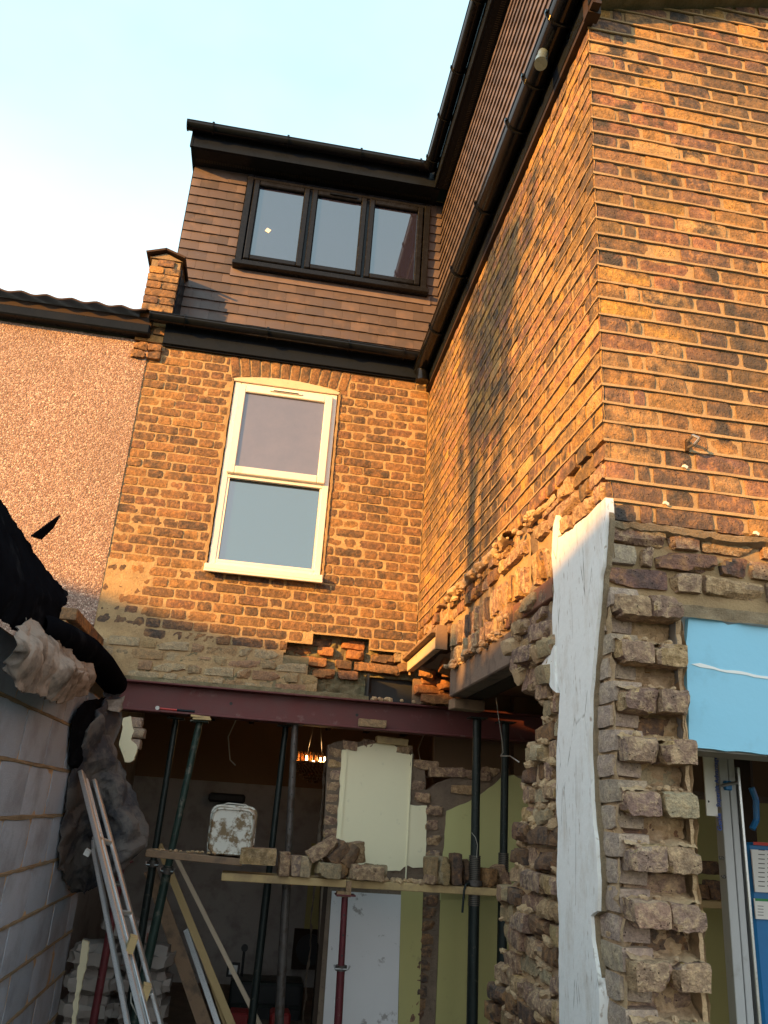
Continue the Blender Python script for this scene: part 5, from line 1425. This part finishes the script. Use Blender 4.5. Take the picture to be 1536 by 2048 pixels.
# ============================================================ LADDER
ld = root('ladder', (-1.1, -1.8, 0), 'aluminium extension ladder with timber wedges leaning by the block wall', 'ladder')
ta = at(163, 1545, 1, -1.0); tb = at(288, 2048, 1, -1.5)
def lad(a, b): 
    d = b-a; return a, a+d*((a.z-.02)/(a.z-b.z))
a1, b1 = lad(ta, tb)
a2, b2 = lad(at(186, 1560, 1, -.95), at(318, 2048, 1, -1.35))
def rail(a, b, w, h, name, m=m_alu):
    mb = MB().bar(a, b, w, h, up=(0, 1, 0), bev=.004); return mb.build(name, m, ld)
rail(a1, b1, .026, .07, 'stile'); rail(a1+Vector((.030, .02, -.03)), b1+Vector((.030, .02, 0)), .012, .03, 'stile_lip')
rail(a2+Vector((0, .05, 0)), b2+Vector((0, .05, 0)), .02, .05, 'far_stile')
c1, c2 = lad(at(188, 1700, 1, -1.12), at(255, 2048, 1, -1.5))
rail(c1, c2, .022, .04, 'lower_section_stile')
MB().tube([c1, c1+Vector((-.012, 0, .05)), c1+Vector((.012, 0, .09))], .012).build('stile_end', m_alu, ld)
MB().box(at(175, 1705, 1, -1.1), (.03, .02, .03), Euler((.3, .4, 0))).build('white_tag', m_white, ld)
for f in (.18, .36, .54, .72, .9):
    p = a1.lerp(b1, f); q = a2.lerp(b2, f)+Vector((0, .05, 0)); MB().cyl(p, q, .014, 10).build('rung', m_alu, ld)
for u, v in ((263, 1888), (290, 1985)):
    p = at(u, v, 1, -1.38); MB().box(p, (.035, .06, .07), Euler((.1, .2, .2))).build('timber_wedge', m_timber, ld)
MB().tube([at(262, 1985, 1, -1.45), at(262, 2005, 1, -1.46), at(274, 2030, 1, -1.46)], .003).build('cord', m_wire, ld)

# ============================================================ SMALL THINGS
p = at(1376, 893, 1, YC)
bk = root('pipe_bracket', (p.x, YC, p.z-.03), 'small brass-coloured pipe clip screwed to the outrigger wall, casting a long shadow', 'bracket')
MB().box((p.x-.006, YC-.006, p.z), (.014, .012, .05), Euler((0, .1, 0)), bev=.002).build('back_plate', m_darkwood, bk)
MB().tube([Vector((p.x-.006, YC-.008, p.z+.014)), Vector((p.x-.004, YC-.045, p.z+.022)), Vector((p.x+.01, YC-.062, p.z+.004)), Vector((p.x-.002, YC-.046, p.z-.014)), Vector((p.x-.006, YC-.008, p.z-.010))], .0055).build('clip', m_steelhd, bk)
for u, v in ((1330, 1008), (1368, 935), (1510, 1068)):
    q = at(u, v, 1, YC-.002); solo(MB().box((q.x, YC-.008, q.z), (.014, .016, .010), Euler((.3, .4, .2))), 'wall_plug', m_pvc, 'pale plastic plug end in the outrigger wall, %s' % {1330: 'the left lower one', 1368: 'just below the pipe clip', 1510: 'the far right one'}[u], 'plug', 'plugs left in the wall')
q0 = [at(1008, 1400, 0, .2), at(1000, 1440, 0, .18), at(1006, 1478, 0, .1), at(1010, 1505, 0, .05), at(1000, 1512, 0, .03), at(1022, 1512, 0, .0), at(1040, 1522, 0, .0)]
q0 = [at(992, 1395, 1, -.35), at(998, 1440, 1, -.35), at(1004, 1480, 1, -.33), at(1006, 1505, 1, -.3), at(1001, 1512, 1, -.3), at(1020, 1512, 1, -.7), at(1038, 1524, 0, .05)]
solo(MB().tube(q0, .003, 6), 'cable', m_wire, 'loose pale cable looping from the lintel past the second prop', 'cable')
solo(MB().tube([at(943, 1665, 1, -.33), at(951, 1675, 1, -.335), at(955, 1690, 1, -.335), at(953, 1715, 1, -.335)], .002, 6), 'tie_wire', m_wire, 'thin tie wire on the threaded part of the near prop', 'wire')

# ============================================================ unseen house and tree added to cast the evening shade
hs = root('shade_house', (-14.5, -9.5, 0), 'unseen two-storey house added behind the camera to the left to cast shade', 'house')
ax = Vector((-.7, 1, 0)).normalized()      # long axis, square to the sun
pz = Vector((1, .7, 0)).normalized(); c = Vector((-14.5, -9.9, 0))
Mx = Matrix((ax, pz, Vector((0, 0, 1)))).transposed()
MB().box(c+Vector((0, 0, 2.4)), (16, 7, 4.8), Mx).build('walls', m_dull, hs)
rr_ = [c+Mx @ Vector(v) for v in ((-8.2, -3.7, 4.8), (8.2, -3.7, 4.8), (8.2, 3.7, 4.8), (-8.2, 3.7, 4.8), (-8.2, 0, 6.5), (8.2, 0, 6.5))]
MB().add(rr_, [(0, 1, 5, 4), (2, 3, 4, 5), (0, 4, 3), (1, 2, 5), (0, 3, 2, 1)]).build('roof', m_slate, hs)
MB().box(c+Mx @ Vector((2.4, 0, 6.05)), (7.8, 1.6, 1.18), Mx).build('ridge_shade_block', m_slate, hs)  # box added to raise the ridge so its shadow covers the beam
for k in range(4):
    MB().box(c+Mx @ Vector((-6+k*4, 3.52, 3.4)), (1.1, .08, 1.3), Mx).build('window', m_glass, hs)

def tree(loc, h, cr_, n, seed, label):
    R = random.Random(seed); tr_ = root('shade_tree', loc, label, 'tree'); loc = Vector(loc)
    top = loc+Vector((0, 0, h))
    mb = MB().cyl(loc, loc+Vector((.05, 0, h*.5)), .16, 10, .1).cyl(loc+Vector((.05, 0, h*.5)), top, .1, 8, .03)
    tips = []
    for k in range(9):
        a = R.uniform(0, 6.28); b0 = loc.lerp(top, R.uniform(.4, .9)); e = top+Vector((math.cos(a)*R.uniform(.3, 1)*cr_, math.sin(a)*R.uniform(.3, 1)*cr_, R.uniform(-1, .9)*cr_*.8))
        mb.cyl(b0, e, .035, 6, .01); tips.append(e)
    mb.build('trunk', m_bark, tr_)
    mb = MB()
    for k in range(n):
        e = R.choice(tips)+Vector((R.gauss(0, .17), R.gauss(0, .17), R.gauss(0, .15))); s = R.uniform(.05, .10)
        m = Euler((R.uniform(0, 6), R.uniform(0, 6), R.uniform(0, 6))).to_matrix()
        mb.add([e+m @ Vector(q)*s for q in ((-1, 0, 0), (0, -.5, .1), (1, 0, 0), (0, .5, .1))], [(0, 1, 2, 3)])
    mb.build('crown', m_leaf, tr_, kind='stuff')
for P0, lab, sd_ in ((Vector((0, -1.5, 4.3)), 'unseen slim tree added off to the left to dapple the side wall', 5),):  # unseen tree, placed only for dapples on the side wall
    q = P0-SUN_DIR/abs(SUN_DIR.x)*8.5
    tree((q.x, q.y, 0), q.z, .9, 1000 if sd_ == 5 else 450, sd_, lab)
